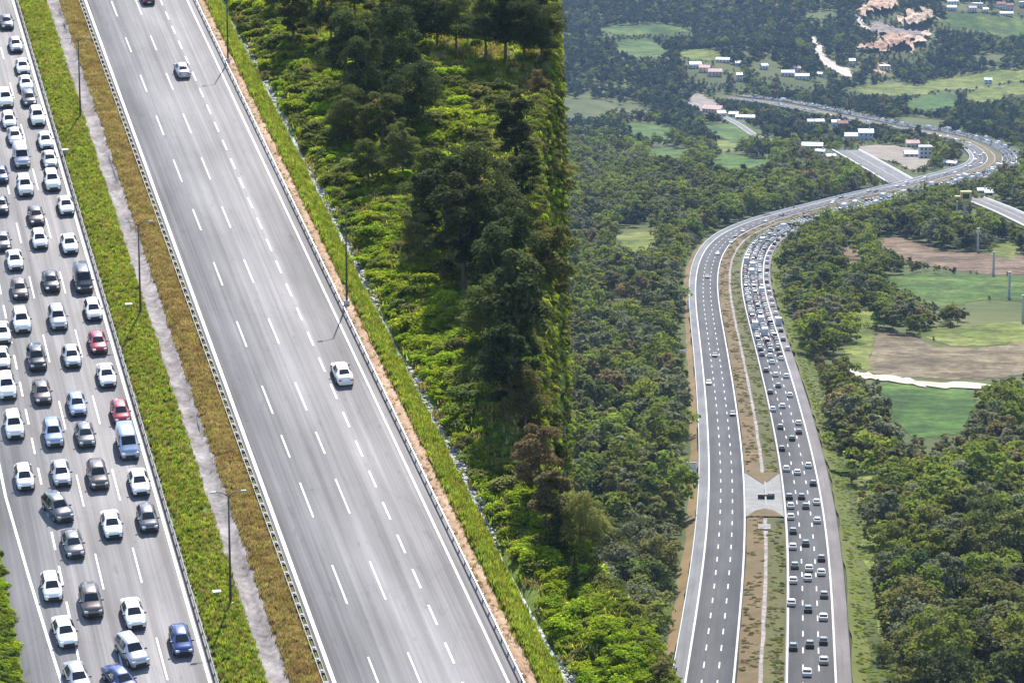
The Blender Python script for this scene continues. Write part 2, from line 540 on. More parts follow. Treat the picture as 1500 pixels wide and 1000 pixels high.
# ------------------------------------------------------------------ guardrails and lamp posts of the near motorway
def frame_at(P, fwd=H3, nrm=NL):
    f = Vector(fwd).normalized(); n = Vector(nrm).normalized()
    s = f.cross(n).normalized(); n = s.cross(f).normalized()
    Mx = Matrix((s, f, n)).transposed().to_4x4()              # local x = right, y = forward, z = up
    return Matrix.Translation(Vector(P)) @ Mx
def guardrail(xb, side, label, step, double, mat, rail_h=.72, post_w=.14):
    q = from_uv(U(xb), v_of(1120)); z = float(plane_l(q[1]))
    root = empty('guardrail', frame_at((q[0], q[1], z + .02)))
    tag(root, label, 'guardrail', 'guardrails along the near motorway')
    L = (v_of(-60) - v_of(1120)) / math.cos(math.atan(SLOPE_L * HD[1]))
    sides = (-1, 1) if double else (side,)
    for s in sides:
        b = MB()
        off = s * (.20 if double else .1)
        prof = [(-.16, 0), (-.11, .05), (-.05, .05), (0, .0), (.05, .05), (.11, .05), (.16, 0)]
        for i in range(len(prof) - 1):
            (h0, d0), (h1, d1) = prof[i], prof[i + 1]
            b.quad((off + s * d0, 0, rail_h + h0 - .16), (off + s * d0, L, rail_h + h0 - .16), (off + s * d1, L, rail_h + h1 - .16), (off + s * d1, 0, rail_h + h1 - .16))
            b.quad((off + s * d0 - s * .02, 0, rail_h + h0 - .16), (off + s * d1 - s * .02, 0, rail_h + h1 - .16), (off + s * d1 - s * .02, L, rail_h + h1 - .16), (off + s * d0 - s * .02, L, rail_h + h0 - .16))
        b.quad((off - s * .02, 0, rail_h), (off + s * .055, 0, rail_h + .004), (off + s * .055, L, rail_h + .004), (off - s * .02, L, rail_h))
        b.build('rail', mat, root)
    b = MB(); b.box((0, 0, rail_h / 2 - .03), (post_w, .1, rail_h + .06))
    if double:
        b.box((0, 0, rail_h - .14), (.38, .62, .26)); b.box((0, 0, rail_h + .03), (.22, .34, .09))
    me = b.mesh('post', [mat])
    n = int(L / step)
    for k in range(n):
        o = bpy.data.objects.new('post', me); link(o, root)
        o.location = (0, k * step + .4, 0)
    return root
guardrail(474.5, 1, 'dark double guardrail with chunky spacers beside the dry grass', 2.15, True, M['dark_steel'])
guardrail(319.5, -1, 'thin dark guardrail between the queueing cars and the green grass bank', 2.6, False, M['dark_steel'], post_w=.11)
guardrail(765.5, -1, 'guardrail on the outer edge of the near empty carriageway above the creek', 2.6, False, M['steel'], post_w=.11)

def lamp_post(px, py, ht, arms, label, group):
    P = PLp(px, py)
    f = Vector((HD[0], HD[1], 0)).normalized()
    root = empty('lamp_post', frame_at((P[0], P[1], P[2] + .3), f, (0, 0, 1)))
    tag(root, label, 'lamp post', group)
    b = MB(); b.tube([(0, 0, -.3), (0, 0, ht * .5), (0, 0, ht)], [.13, .10, .065], 8); b.build('pole', M['pole'], root, True)
    b = MB(); b.box((0, 0, -.1), (.62, .62, .75), top=(.85, .85)); b.build('footing', M['pale_concrete'], root)
    for s in arms:
        b = MB(); b.tube([(0, 0, ht - .15), (s * .6, 0, ht + .2), (s * 1.2, 0, ht + .3)], [.045, .04, .035], 6)
        a = b.build('arm', M['pole'], root, True)
        b = MB(); b.box((s * 1.4, 0, ht + .29), (.6, .24, .12), top=(.8, .7)); b.build('lamp_head', M['steel'], a)
for k, (x, y) in enumerate([(118, 177), (206, 466), (338, 890)]):
    lamp_post(x, y, 10.5, (-1, 1), 'tall thin twin-arm lamp post in the green median, %s' % ('farthest', 'in the middle of three', 'nearest to the bottom edge')[k], 'lamp posts in the median')
for k, (x, y) in enumerate([(334, 92), (508, 447)]):
    lamp_post(x, y, 10.5, (-1,), 'single-arm lamp post outside the right guardrail, %s' % ('near the top edge', 'beside the bright green bank')[k], 'lamp posts outside the right guardrail')
for k, (x, y) in enumerate([(96, 227), (189, 454), (318, 876)]):
    P = PLp(x, y)
    b = MB(); b.box((0, 0, .3), (.7, .4, .6)); b.box((0, 0, .63), (.8, .5, .07))
    o = b.build('cable_box', M['pale_concrete']); o.matrix_world = frame_at((P[0], P[1], P[2] + .12))
    tag(o, 'small white cable box in the median grass, %s' % ('farthest from the bottom', 'middle one of three', 'nearest to the bottom')[k], 'box', 'cable boxes in the median')

# ------------------------------------------------------------------ cars
GLASS = None
def glass_mat():
    m, nt, b, o = mat_base('tinted car glass')
    n = noise(nt, objvec(nt), 3.0)
    nt.links.new(ramp(nt, n, [(.3, (.008, .01, .013)), (.7, (.016, .019, .023))]), b.inputs['Base Color'])
    b.inputs['Roughness'].default_value = .12; b.inputs['Specular IOR Level'].default_value = .5
    return m
M['glass'] = glass_mat()
M['tyre'] = plain('tyre rubber', (.02, .02, .02), .85)
M['rim'] = plain('alloy rim', (.35, .35, .36), .4, .7)
M['trim'] = plain('black trim', (.02, .02, .021), .55)
M['head'] = plain('headlamp lens', (.55, .57, .60), .12, .3)
M['tail'] = plain('tail lamp lens', (.35, .02, .02), .25)
M['plate'] = plain('number plate', (.7, .7, .7), .5)
PAINTS = {'white': paint('white car paint', (.74, .74, .73)), 'silver': paint('silver car paint', (.42, .43, .45), .55, .35),
          'grey': paint('grey car paint', (.12, .12, .125), .4), 'black': paint('black car paint', (.012, .012, .014)),
          'red': paint('red car paint', (.30, .022, .03)), 'blue': paint('dark blue car paint', (.022, .045, .16), .2),
          'pale blue': paint('pale blue car paint', (.28, .34, .46), .3), 'bronze': paint('bronze car paint', (.115, .095, .085), .4)}
# stations: x along the car (front = +), roof/hood height, half width of the top, belt height, belt half width
CARS = {
 'sedan': dict(st=[(-2.28, .62, .52, .55, .66), (-2.22, .86, .60, .76, .78), (-2.0, .99, .66, .90, .84), (-1.62, 1.05, .66, .96, .88), (-.98, 1.39, .55, .95, .90), (-.5, 1.455, .57, .94, .905), (.2, 1.45, .57, .93, .905),
               (.52, 1.385, .57, .93, .90), (1.2, 1.0, .70, .92, .885), (1.75, .90, .68, .82, .86), (2.1, .80, .62, .70, .80), (2.26, .62, .52, .54, .66)], rear=(3, 4), wind=(7, 8), side=[(4, 5), (5, 7)], wb=1.36),
 'hatchback': dict(st=[(-2.0, .70, .56, .6, .68), (-1.98, .98, .62, .88, .82), (-1.86, 1.08, .62, .97, .85), (-1.42, 1.43, .53, .96, .87), (-.6, 1.51, .56, .95, .885), (.2, 1.49, .565, .94, .885),
               (.48, 1.43, .56, .94, .88), (1.15, 1.02, .69, .93, .865), (1.6, .92, .66, .83, .84), (1.9, .80, .6, .70, .78), (2.02, .6, .5, .52, .64)], rear=(2, 3), wind=(6, 7), side=[(3, 4), (4, 6)], wb=1.24),
 'suv': dict(st=[(-2.2, .75, .6, .65, .72), (-2.18, 1.05, .68, .95, .87), (-2.08, 1.18, .68, 1.06, .90), (-1.75, 1.62, .59, 1.06, .92), (-.6, 1.72, .63, 1.05, .94), (.15, 1.71, .63, 1.04, .94),
               (.42, 1.64, .62, 1.04, .935), (1.05, 1.16, .74, 1.04, .92), (1.75, 1.06, .72, .94, .90), (2.08, .92, .66, .80, .84), (2.22, .68, .55, .58, .68)], rear=(2, 3), wind=(6, 7), side=[(3, 4), (4, 6)], wb=1.35),
 'van': dict(st=[(-2.5, .8, .7, .7, .78), (-2.48, 1.1, .78, 1.0, .92), (-2.44, 1.25, .78, 1.1, .94), (-2.3, 2.0, .76, 1.15, .95), (-1.0, 2.08, .79, 1.15, .97), (.6, 2.06, .79, 1.14, .97),
               (.95, 1.96, .77, 1.14, .965), (1.7, 1.28, .8, 1.12, .95), (2.15, 1.1, .76, .98, .93), (2.42, .92, .70, .82, .86), (2.52, .68, .6, .58, .72)], rear=(2, 3), wind=(6, 7), side=[(4, 5), (5, 6)], wb=1.55),
}
def section(s):
    x, zt, wt, zb, wb = s
    lo = .22
    half = [(0, zt + .02), (wt * .55, zt + .012), (wt, zt - .02), (wb, zb), (wb + .015, (zb + lo) / 2 + .08), (wb - .03, lo)]
    return [(x, y, z) for y, z in half] + [(x, -y, z) for y, z in reversed(half[1:])]
_car_parts = {}
def rect_patch(pts, shrink, off):
    c = sum((Vector(p) for p in pts), Vector()) / len(pts)
    return c
def car_parts(kind):
    if kind in _car_parts: return _car_parts[kind]
    d = CARS[kind]; S = [section(s) for s in d['st']]; n = len(S[0]); parts = []
    b = MB()
    V = [p for s in S for p in s]
    Fc = []
    for i in range(len(S) - 1):
        for j in range(n - 1):
            Fc.append((i * n + j, (i + 1) * n + j, (i + 1) * n + j + 1, i * n + j + 1))
        Fc.append((i * n + n - 1, (i + 1) * n + n - 1, (i + 1) * n, i * n))
    # the half list runs top -> sill on one side, then sill -> top on the other
    Fc.append(tuple(range(n))); Fc.append(tuple((len(S) - 1) * n + k for k in reversed(range(n))))
    me = make_mesh('body', V, Fc)
    me.polygons.foreach_set('use_smooth', [len(p.vertices) == 4 for p in me.polygons])
    for e in me.edges: pass
    me.materials.append(PAINTS['white'])
    parts.append(('body', me, None))
    def band(i0, i1, j0s, j1s, shrink, off, name):
        """glass laid over the body skin between stations i0..i1 and section points j0..j1"""
        g = MB(); idx = list(range(j0s, j1s + 1))
        rows = [[Vector(S[i][j % n]) for j in idx] for i in range(i0, i1 + 1)]
        allp = [p for r in rows for p in r]
        c = sum(allp, Vector()) / len(allp)
        nrm = (rows[-1][0] - rows[0][0]).cross(rows[0][-1] - rows[0][0]).normalized()
        if nrm.dot(c - Vector((0, 0, .8))) < 0: nrm = -nrm
        R = [[c + (p - c) * shrink + nrm * off for p in r] for r in rows]
        for a, bb in zip(R, R[1:]):
            for k in range(len(idx) - 1):
                g.quad(tuple(a[k]), tuple(bb[k]), tuple(bb[k + 1]), tuple(a[k + 1]))
        return name, g.mesh(name, [M['glass']]), None
    m = n  # 11 points: 0 top, 1,2 shoulder right(+y), 3 belt ... 9 shoulder left, 10
    w0, w1 = d['wind']; r0, r1 = d['rear']
    parts.append(band(w0, w1, -2, 2, .90, .012, 'windscreen'))
    parts.append(band(r0, r1, -2, 2, .86, .014, 'rear_window'))
    for a, c in d['side']:
        parts.append(band(a, c, 2, 3, .86, .03, 'side_window'))
        parts.append(band(a, c, n - 3, n - 2, .86, .03, 'side_window'))
    wy = d['st'][4][4]; R = .33 if kind != 'suv' else .37
    g = MB(); k = 18
    g.tube([(0, -.11, 0), (0, .11, 0)], [R, R], k); wheel = g.mesh('wheel', [M['tyre']])
    g = MB(); g.tube([(0, -.115, 0), (0, .115, 0)], [R * .62, R * .62], 10); rim = g.mesh('rim', [M['rim']])
    for sx in (-1, 1):
        for sy in (-1, 1):
            parts.append(('wheel', wheel, Vector((sx * d['wb'], sy * (wy - .08), R)), rim))
    fx, fz, fw = d['st'][-2][0], d['st'][-2][3], d['st'][-2][2]
    for sy in (-1, 1):
        g = MB(); g.box((fx + .05, sy * (fw - .02), fz - .02), (.22, .36, .15), top=(.7, .85)); parts.append(('headlight', g.mesh('headlight', [M['head']]), None))
        bx = d['st'][1][0]; bz = d['st'][1][3]
        g = MB(); g.box((bx - .01, sy * (d['st'][1][2] + .03), bz - .02), (.13, .28, .18)); parts.append(('tail_light', g.mesh('tail_light', [M['tail']]), None))
        mx = d['st'][w1][0] - .28
        g = MB(); g.box((mx, sy * (wy + .09), d['st'][w1][3] + .06), (.12, .2, .14)); parts.append(('mirror', g.mesh('mirror', [M['trim']]), None))
    g = MB(); g.box((d['st'][-1][0] - .01, 0, .49), (.12, 1.0, .20)); g.box((d['st'][-1][0] - .05, 0, .29), (.2, 1.5, .14)); parts.append(('grille_and_shade', g.mesh('grille_and_shade', [M['trim']]), None))  # front grille plus a black bumper strip that paints in the shaded lower front
    g = MB(); g.box((d['st'][0][0] - .02, 0, .5), (.05, .5, .12)); parts.append(('number_plate', g.mesh('number_plate', [M['plate']]), None))
    g = MB(); g.box((0, 0, .2), (d['st'][-1][0] * 1.86, wy * 1.85, .12)); parts.append(('underbody', g.mesh('underbody', [M['trim']]), None))
    _car_parts[kind] = parts
    return parts
def near_car(kind, colour, P, fwd, label, cat, group):
    Mx = frame_at(P, fwd, NL) @ Matrix.Rotation(math.pi / 2, 4, 'Z')        # car x axis = forward
    root = empty('parked_car' if False else 'car', Mx)
    if kind == 'van': root.name = 'van'
    root.scale = (1.11, 1.0, 1.06)
    tag(root, label, cat, group)
    for p in car_parts(kind):
        o = bpy.data.objects.new(p[0], p[1]); link(o, root)
        if p[0] == 'body':
            o.material_slots[0].link = 'OBJECT'; o.material_slots[0].material = PAINTS[colour]
        if p[2] is not None:
            o.location = p[2]
            r = bpy.data.objects.new('rim', p[3]); link(r, o)
    return root
# jammed carriageway: picture position of each car, kind, colour, turn (degrees)
QUEUE = [(36, 698, 'hatchback', 'white', 0), (89.5, 691, 'sedan', 'silver', 0), (143.6, 696, 'suv', 'bronze', 0), (203.7, 704, 'sedan', 'white', 0),
 (85, 744, 'suv', 'grey', 14), (163.6, 766, 'sedan', 'white', 0), (216.4, 758, 'hatchback', 'grey', 0), (107, 794.5, 'sedan', 'grey', 2), (76, 858, 'hatchback', 'white', 0),
 (133.6, 880, 'suv', 'bronze', 0), (195.3, 896, 'sedan', 'white', 2), (95, 923, 'sedan', 'white', 4), (265.4, 936.5, 'hatchback', 'blue', 0), (193.7, 953, 'suv', 'silver', 13),
 (113.5, 990, 'sedan', 'silver', 6), (177, 994, 'sedan', 'blue', 17), (4, 352, 'sedan', 'grey', 0), (58, 350, 'hatchback', 'white', 0), (101.7, 356, 'sedan', 'white', 0),
 (21.7, 380, 'sedan', 'white', 0), (29, 422, 'sedan', 'bronze', 0), (75, 411, 'sedan', 'black', 0), (121.7, 411, 'van', 'black', 0), (31.7, 470, 'suv', 'white', 0),
 (85, 466, 'suv', 'silver', 0), (136.7, 453, 'hatchback', 'white', 0), (143.3, 500, 'sedan', 'red', 0), (54, 525, 'suv', 'black', 0), (105, 520, 'sedan', 'silver', 0),
 (156, 548, 'sedan', 'white', 0), (10, 566, 'suv', 'white', 0), (61.7, 573, 'sedan', 'bronze', 0), (112.7, 590, 'sedan', 'pale blue', 0), (176.7, 603, 'hatchback', 'red', 0),
 (20.7, 623, 'suv', 'white', 0), (78.3, 635, 'suv', 'pale blue', 0), (125, 635, 'sedan', 'grey', 0), (187, 650, 'van', 'pale blue', 0), (3, 486, 'sedan', 'white', 0),
 (2, 523, 'sedan', 'white', 0), (10, 32, 'sedan', 'grey', 0), (23.3, 65, 'sedan', 'silver', 0), (33.3, 97, 'sedan', 'white', 0), (38, 122, 'sedan', 'white', 0),
 (43, 144, 'hatchback', 'grey', 0), (55, 171.5, 'suv', 'white', 0), (8.3, 145, 'suv', 'white', 0), (13.3, 176, 'hatchback', 'white', 0), (22, 199, 'sedan', 'silver', 0),
 (66.6, 205, 'sedan', 'white', 0), (31.6, 231, 'van', 'silver', 0), (73, 233, 'sedan', 'silver', 0), (37, 273, 'suv', 'white', 0), (76.6, 265, 'suv', 'white', 0),
 (96.6, 300, 'sedan', 'white', 0), (53, 315, 'sedan', 'bronze', 0), (58, 350 - 0.01, None, None, 0), (1, 255, 'sedan', 'blue', 0), (1, 300, 'sedan', 'black', 0)]
LANES = [('in the outermost lane beside the left verge', 95), ('in the third lane from the median', 153), ('in the second lane from the median', 215), ('in the lane next to the green median', 277)]
ORD = ['first', 'second', 'third', 'fourth', 'fifth', 'sixth', 'seventh', 'eighth', 'ninth', 'tenth', 'eleventh', 'twelfth', 'thirteenth', 'fourteenth', 'fifteenth', 'sixteenth',
       'seventeenth', 'eighteenth', 'nineteenth', 'twentieth', 'twenty-first', 'twenty-second', 'twenty-third', 'twenty-fourth', 'twenty-fifth']
rows = []
for x, y, kd, colr, turn in QUEUE:
    if kd is None: continue
    s = 16.64 * (y + 1407) / 2407
    yy = y + .62 * s
    xb = VPX + (x - VPX) * 2407 / (yy - VPY)
    lane = int(np.argmin([abs(xb - l[1]) for l in LANES]))
    rows.append((lane, yy, x, kd, colr, turn))
rows.sort(key=lambda r: (r[0], -r[1]))
cnt = [0] * 4
for lane, yy, x, kd, colr, turn in rows:
    P = PLp(x, yy); P = Vector((P[0], P[1], P[2] + .035))
    fwd = Matrix.Rotation(math.radians(turn), 3, NL) @ (-H3)
    k = cnt[lane]; cnt[lane] += 1
    near_car(kd, colr, P, fwd, '%s %s, %s vehicle from the bottom %s' % (colr, kd, ORD[k], LANES[lane][0]), 'van' if kd == 'van' else 'car', 'vehicles queueing on the jammed near carriageway')
for x, y, kd, colr, lab in [(267, 102, 'sedan', 'silver', 'silver sedan alone on the upper part of the empty carriageway'), (216, -4, 'sedan', 'black', 'black car at the top edge of the empty carriageway'),
                            (501, 545, 'sedan', 'white', 'lone white sedan in the outer lane of the near empty carriageway')]:
    s = 16.64 * (y + 1407) / 2407
    P = PLp(x, y + .62 * s)
    near_car(kd, colr, Vector((P[0], P[1], P[2] + .035)), H3, lab, 'car', 'cars on the empty near carriageway')

# ------------------------------------------------------------------ far motorway
_c = [(45, 540), (49, 585), (54, 638), (60.5, 707), (68, 792), (75.8, 900), (83.6, 1039), (90.7, 1184), (99.8, 1375), (107.8, 1495), (118.8, 1599), (133, 1682), (161, 1779), (189, 1845), (237, 1961), (275, 2038), (316, 2143), (345, 2212),
      (365, 2295), (376, 2378), (382, 2470), (382, 2555), (377, 2630), (366, 2712)]
for px, py in [(1320, 189.5), (1285, 181), (1250, 174), (1215, 166), (1180, 159), (1140, 152), (1105, 146), (1070, 142)]:
    q = far_hit(px, py); _c.append((q[0], q[1]))
_c = [c for i, c in enumerate(_c)]
def smooth_path(pts, step=8.0, sig=5):
    pts = np.array(pts, float)
    out = []
    for i in range(len(pts) - 1):
        p0 = pts[max(i - 1, 0)]; p1 = pts[i]; p2 = pts[i + 1]; p3 = pts[min(i + 2, len(pts) - 1)]
        n = max(int(np.linalg.norm(p2 - p1) / 4), 2)
        for t in np.linspace(0, 1, n, endpoint=False):
            out.append(.5 * ((2 * p1) + (-p0 + p2) * t + (2 * p0 - 5 * p1 + 4 * p2 - p3) * t * t + (-p0 + 3 * p1 - 3 * p2 + p3) * t ** 3))
    out.append(pts[-1]); out = np.array(out)
    s = np.concatenate([[0], np.cumsum(np.linalg.norm(np.diff(out, axis=0), axis=1))])
    g = np.arange(0, s[-1], step)
    q = np.stack([np.interp(g, s, out[:, 0]), np.interp(g, s, out[:, 1])], 1)
    k = np.exp(-.5 * (np.arange(-3 * sig, 3 * sig + 1) / sig) ** 2); k /= k.sum()
    pad = 3 * sig
    ext = np.concatenate([q[0] - (q[1] - q[0]) * np.arange(pad, 0, -1)[:, None], q, q[-1] + (q[-1] - q[-2]) * np.arange(1, pad + 1)[:, None]])
    q = np.stack([np.convolve(ext[:, i], k, 'valid') for i in (0, 1)], 1)
    s = np.concatenate([[0], np.cumsum(np.linalg.norm(np.diff(q, axis=0), axis=1))])
    T = np.gradient(q, axis=0); T /= np.linalg.norm(T, axis=1)[:, None]
    Rn = np.stack([T[:, 1], -T[:, 0]], 1)
    return q, T, Rn, s
FQ, FT, FR, FS = smooth_path(_c)
def ribbon(name, path, prof, mat, parent=None, kind=None, s0=None, s1=None, wob=0, hf=hF):
    q, T, Rn, s = path
    k = np.ones(len(s), bool)
    if s0 is not None: k &= s >= s0
    if s1 is not None: k &= s <= s1
    q, Rn, s = q[k], Rn[k], s[k]
    off = np.array([p[0] for p in prof]); hh = np.array([p[1] for p in prof])
    O = np.repeat(off[None], len(s), 0)
    if wob: O = O + wob * (vnoise(s[:, None] / 14 + 0 * O, off[None] * 3.7 + 0 * O, 31) - .5) * 2
    XX = q[:, 0:1] + Rn[:, 0:1] * O; YY = q[:, 1:2] + Rn[:, 1:2] * O
    zc = hf(q[:, 0], q[:, 1])[:, None]
    ZZ = zc + hh[None] + (0 * O)
    ZZ = np.where(hh[None] < -.5, np.minimum(ZZ, hf(XX, YY) - .3), ZZ)
    SS = np.repeat(s[:, None], len(off), 1)
    o = mesh_obj(name, grid_mesh(name, XX, YY, ZZ, np.stack([O, SS], -1)), mat, parent)
    if kind: o['kind'] = kind
    return o
FP = (FQ, FT, FR, FS)
RH = 1.3                        # the far motorway runs on a low embankment
roadC = tag(ribbon('road', FP, [(-20, -2.5), (-19.4, RH - .5), (-19.2, RH), (-5.4, RH), (-5.2, RH - .6)], M['asphalt_far']), 'dark carriageway of the winding far motorway with few cars', kind='structure')
roadD = tag(ribbon('road', FP, [(5.2, RH - .6), (5.4, RH), (19.8, RH), (20.0, RH - .5), (20.6, -2.5)], M['asphalt_far']), 'dark carriageway of the winding far motorway jammed with cars', kind='structure')
ribbon('hard_shoulder', FP, [(-19.0, RH + .02), (-16.3, RH + .02)], M['shoulder_grey'], roadC)
ribbon('hard_shoulder', FP, [(16.5, RH + .02), (19.7, RH + .02)], M['shoulder_far'], roadD)
for off, par in ((-16.1, roadC), (-5.75, roadC), (5.7, roadD), (16.3, roadD)):
    ribbon('edge_line', FP, [(off - .24, RH + .03), (off + .24, RH + .03)], M['line_far'], par)
def far_dashes(offs, parent):
    b = MB()
    for off in offs:
        for s in np.arange(4, FS[-1] - 20, 17.0):
            i = np.interp(s, FS, np.arange(len(FS))); j = np.interp(s + 6, FS, np.arange(len(FS)))
            V = []
            for ii, w0 in ((i, -.17), (i, .17), (j, .17), (j, -.17)):
                a = np.array([np.interp(ii, np.arange(len(FS)), FQ[:, k]) for k in (0, 1)]); r = np.array([np.interp(ii, np.arange(len(FS)), FR[:, k]) for k in (0, 1)])
                q = a + r * (off + w0); V.append((q[0], q[1], float(hF(a[0], a[1])) + RH + .04))
            b.quad(*V)
    o = b.build('lane_marking', M['line_far'], parent); o['kind'] = 'stuff'
far_dashes((-12.6, -9.2), roadC); far_dashes((9.2, 12.7), roadD)
M['median_far'] = ground_mat('far median soil', [(.055, .048, .020), (.10, .072, .036), (.145, .098, .052)], .06, .6)
M['median_green'] = ground_mat('olive median grass', [(.040, .042, .014), (.066, .066, .022), (.100, .085, .036)], .08, .7)
M['crossing'] = ground_mat('crossing paving', [(.12, .12, .118), (.17, .17, .165), (.22, .22, .215)], .2, 1.5)
M['orange_soil'] = ground_mat('orange soil verge', [(.075, .068, .024), (.135, .095, .045), (.185, .120, .062)], .05, .5)
M['verge_far'] = ground_mat('bright verge grass', [(.040, .052, .012), (.070, .082, .017), (.100, .102, .028)], .03, .4)
_so = float(np.interp(np.argmin(abs(FQ[:, 1] - 862)), np.arange(len(FS)), FS))       # crossing through the median
SO0, SO1 = _so - 27, _so + 27
for a, b_ in ((None, SO0), (SO1 + 12, None)):
    ribbon('median_strip', FP, [(-5.2, RH - .1), (-3, RH + .1), (-.5, RH + .12)], M['median_far'], None, 'structure', a, b_, .15)
    ribbon('median_strip', FP, [(.5, RH + .12), (3, RH + .1), (5.2, RH - .1)], M['median_green'], None, 'structure', a, b_, .15)
    ribbon('drainage_channel', FP, [(-.6, RH + .1), (-.35, RH - .05), (.35, RH - .05), (.6, RH + .1)], M['concrete'], None, 'structure', a, b_, .18)
# paved crossing with pointed ends
q = []
def far_pt(s, off, h=0.0):
    i = np.interp(s, FS, np.arange(len(FS)))
    a = np.array([np.interp(i, np.arange(len(FS)), FQ[:, k]) for k in (0, 1)]); r = np.array([np.interp(i, np.arange(len(FS)), FR[:, k]) for k in (0, 1)])
    t = np.array([np.interp(i, np.arange(len(FS)), FT[:, k]) for k in (0, 1)])
    p = a + r * off
    return Vector((p[0], p[1], float(hF(a[0], a[1])) + RH + h)), Vector((t[0], t[1], 0)), Vector((r[0], r[1], 0))
b = MB(); fp = lambda s_, o_, h_=0: far_pt(s_, o_, h_)[0]
b.quad(fp(SO0 - 3, -5.35, .0), fp(SO0 - 3, 5.35, .0), fp(SO1 + 14, 5.35, .0), fp(SO1 + 14, -5.35, .0))
tag(b.build('paved_crossing', M['crossing']), kind='structure')
for pts in ([(SO0 - 3, -5.1), (SO0 - 3, 5.1), (SO0 + 6, 2.6), (SO0 + 9, 0), (SO0 + 6, -2.6)], [(SO1 + 15, 5.1), (SO1 + 15, -5.1), (SO1 - 4, -.3), (SO1 - 4, .3)]):
    b = MB(); b.poly([fp(a_, c_, .12) for a_, c_ in pts]); tag(b.build('median_tip', M['median_far']), kind='structure')
# barrier across the paved crossing
b = MB()
Pm, t, r = far_pt(_so - 2, 0.3, 0)
root = empty('barrier', Matrix.Translation(Pm)); tag(root, 'dark removable barrier standing across the pale paved gap in the far median', 'barrier')
def bar(p0, p1, wd, ht, name):
    d = Vector(p1) - Vector(p0); m_ = (Vector(p0) + Vector(p1)) / 2
    g = MB(); g.box((m_.x, m_.y, m_.z + ht / 2), (d.length, wd, ht), math.atan2(d.y, d.x)); return g.build(name, M['dark_steel'], root)
bar(t * -16, t * 16, .5, .9, 'rail'); bar(r * -2.2, r * 2.2, .6, 1.3, 'gate'); bar(r * .6 + t * 1, r * 2.6 + t * 1, 1.6, 1.5, 'gate_box')
ribbon('soil_verge', FP, [(-23.2, -.8), (-21.5, .2), (-19.4, RH - .25)], M['orange_soil'], None, 'structure', None, 1150, .8)
ribbon('grass_verge', FP, [(20.2, RH - .3), (23.5, .3), (28, -.9)], M['verge_far'], None, 'structure', None, 1300, .8)
def far_rail(off, label):
    root = empty('guardrail', Matrix.Translation(far_pt(0, off)[0])); tag(root, label, 'guardrail', 'guardrails of the far motorway')
    o = ribbon('rail', FP, [(off - .12, RH - .05), (off - .12, RH + .8), (off + .12, RH + .8), (off + .12, RH - .05)], M['steel' if off < 0 and off < -10 else 'dark_steel'], None)
    o.parent = root; o.matrix_parent_inverse = root.matrix_world.inverted()
far_rail(-19.15, 'pale guardrail on the outer edge of the far empty carriageway')
far_rail(5.3, 'dark guardrail between the far median and the jammed lanes')

# ------------------------------------------------------------------ fields, tracks and bare ground of the valley
def in_poly(x, y, poly):
    x = np.asarray(x); y = np.asarray(y); c = np.zeros(x.shape, bool); n = len(poly)
    for i in range(n):
        (x0, y0), (x1, y1) = poly[i], poly[(i + 1) % n]
        if y0 == y1: continue
        t = ((y0 > y) != (y1 > y)) & (x < (x1 - x0) * (y - y0) / (y1 - y0) + x0)
        c ^= t
    return c
def densify(px, n=7):
    """rounded outline through picture points, put down on the valley"""
    px = np.array(px, float); out = []
    m = len(px)
    for i in range(m):
        p0, p1, p2, p3 = px[i - 1], px[i], px[(i + 1) % m], px[(i + 2) % m]
        for t in np.linspace(0, 1, n, endpoint=False):
            out.append(.5 * ((2 * p1) + (-p0 + p2) * t + (2 * p0 - 5 * p1 + 4 * p2 - p3) * t * t + (-p0 + 3 * p1 - 3 * p2 + p3) * t ** 3))
    W = []
    for i, q in enumerate(out):
        P = far_hit(*q); j = .0022 * P[1]
        W.append((P[0] + (RNG.random() - .5) * j, P[1] + (RNG.random() - .5) * j * 3))
    return W
CLEAR = []          # world outlines without trees
SPARSE = []         # world outlines with scattered trees only
def field(name, px, mat, lift=None, kind='structure', relief=0, clear=True, label=None):
    W = densify(px)
    A = np.array(W)
    if lift is None: lift = .14 if A[:, 1].max() < 2700 else .35
    if mat is M['f_olive']: SPARSE.append(W)
    elif clear: CLEAR.append(W)
    lo, hi = A.min(0), A.max(0)
    st = max((hi - lo).max() / (90 if relief else 46), 2.0 if relief else 3.0)
    gx = np.arange(lo[0] - st, hi[0] + st, st); gy = np.arange(lo[1] - st, hi[1] + st, st)
    import bmesh
    bm = bmesh.new()
    vs_ = [bm.verts.new((a, b, 0)) for a, b in W]
    try:
        bm.faces.new(vs_)
    except ValueError:
        pass
    for ax, arr in ((0, gx), (1, gy)):
        for g in arr:
            no = (1, 0, 0) if ax == 0 else (0, 1, 0)
            co = (g, 0, 0) if ax == 0 else (0, g, 0)
            bmesh.ops.bisect_plane(bm, geom=bm.verts[:] + bm.edges[:] + bm.faces[:], plane_co=co, plane_no=no)
    co = np.array([v.co[:] for v in bm.verts])
    z = hF(co[:, 0], co[:, 1]) + lift
    if relief: z = z + relief * (.6 * vnoise(co[:, 0] / 13, co[:, 1] / 17, 41) + .5 * vnoise(co[:, 0] / 5, co[:, 1] / 7, 42) + .35 * (np.floor(vnoise(co[:, 0] / 22, co[:, 1] / 22, 43) * 5) / 5))
    for v, zz in zip(bm.verts, z): v.co.z = zz
    bmesh.ops.recalc_face_normals(bm, faces=bm.faces[:])
    me = bpy.data.meshes.new(name); bm.to_mesh(me); bm.free()
    if len(me.polygons) and me.polygons[0].normal.z < 0: me.flip_normals()
    o = mesh_obj(name, me, mat); tag(o, label, kind=kind)
    return o
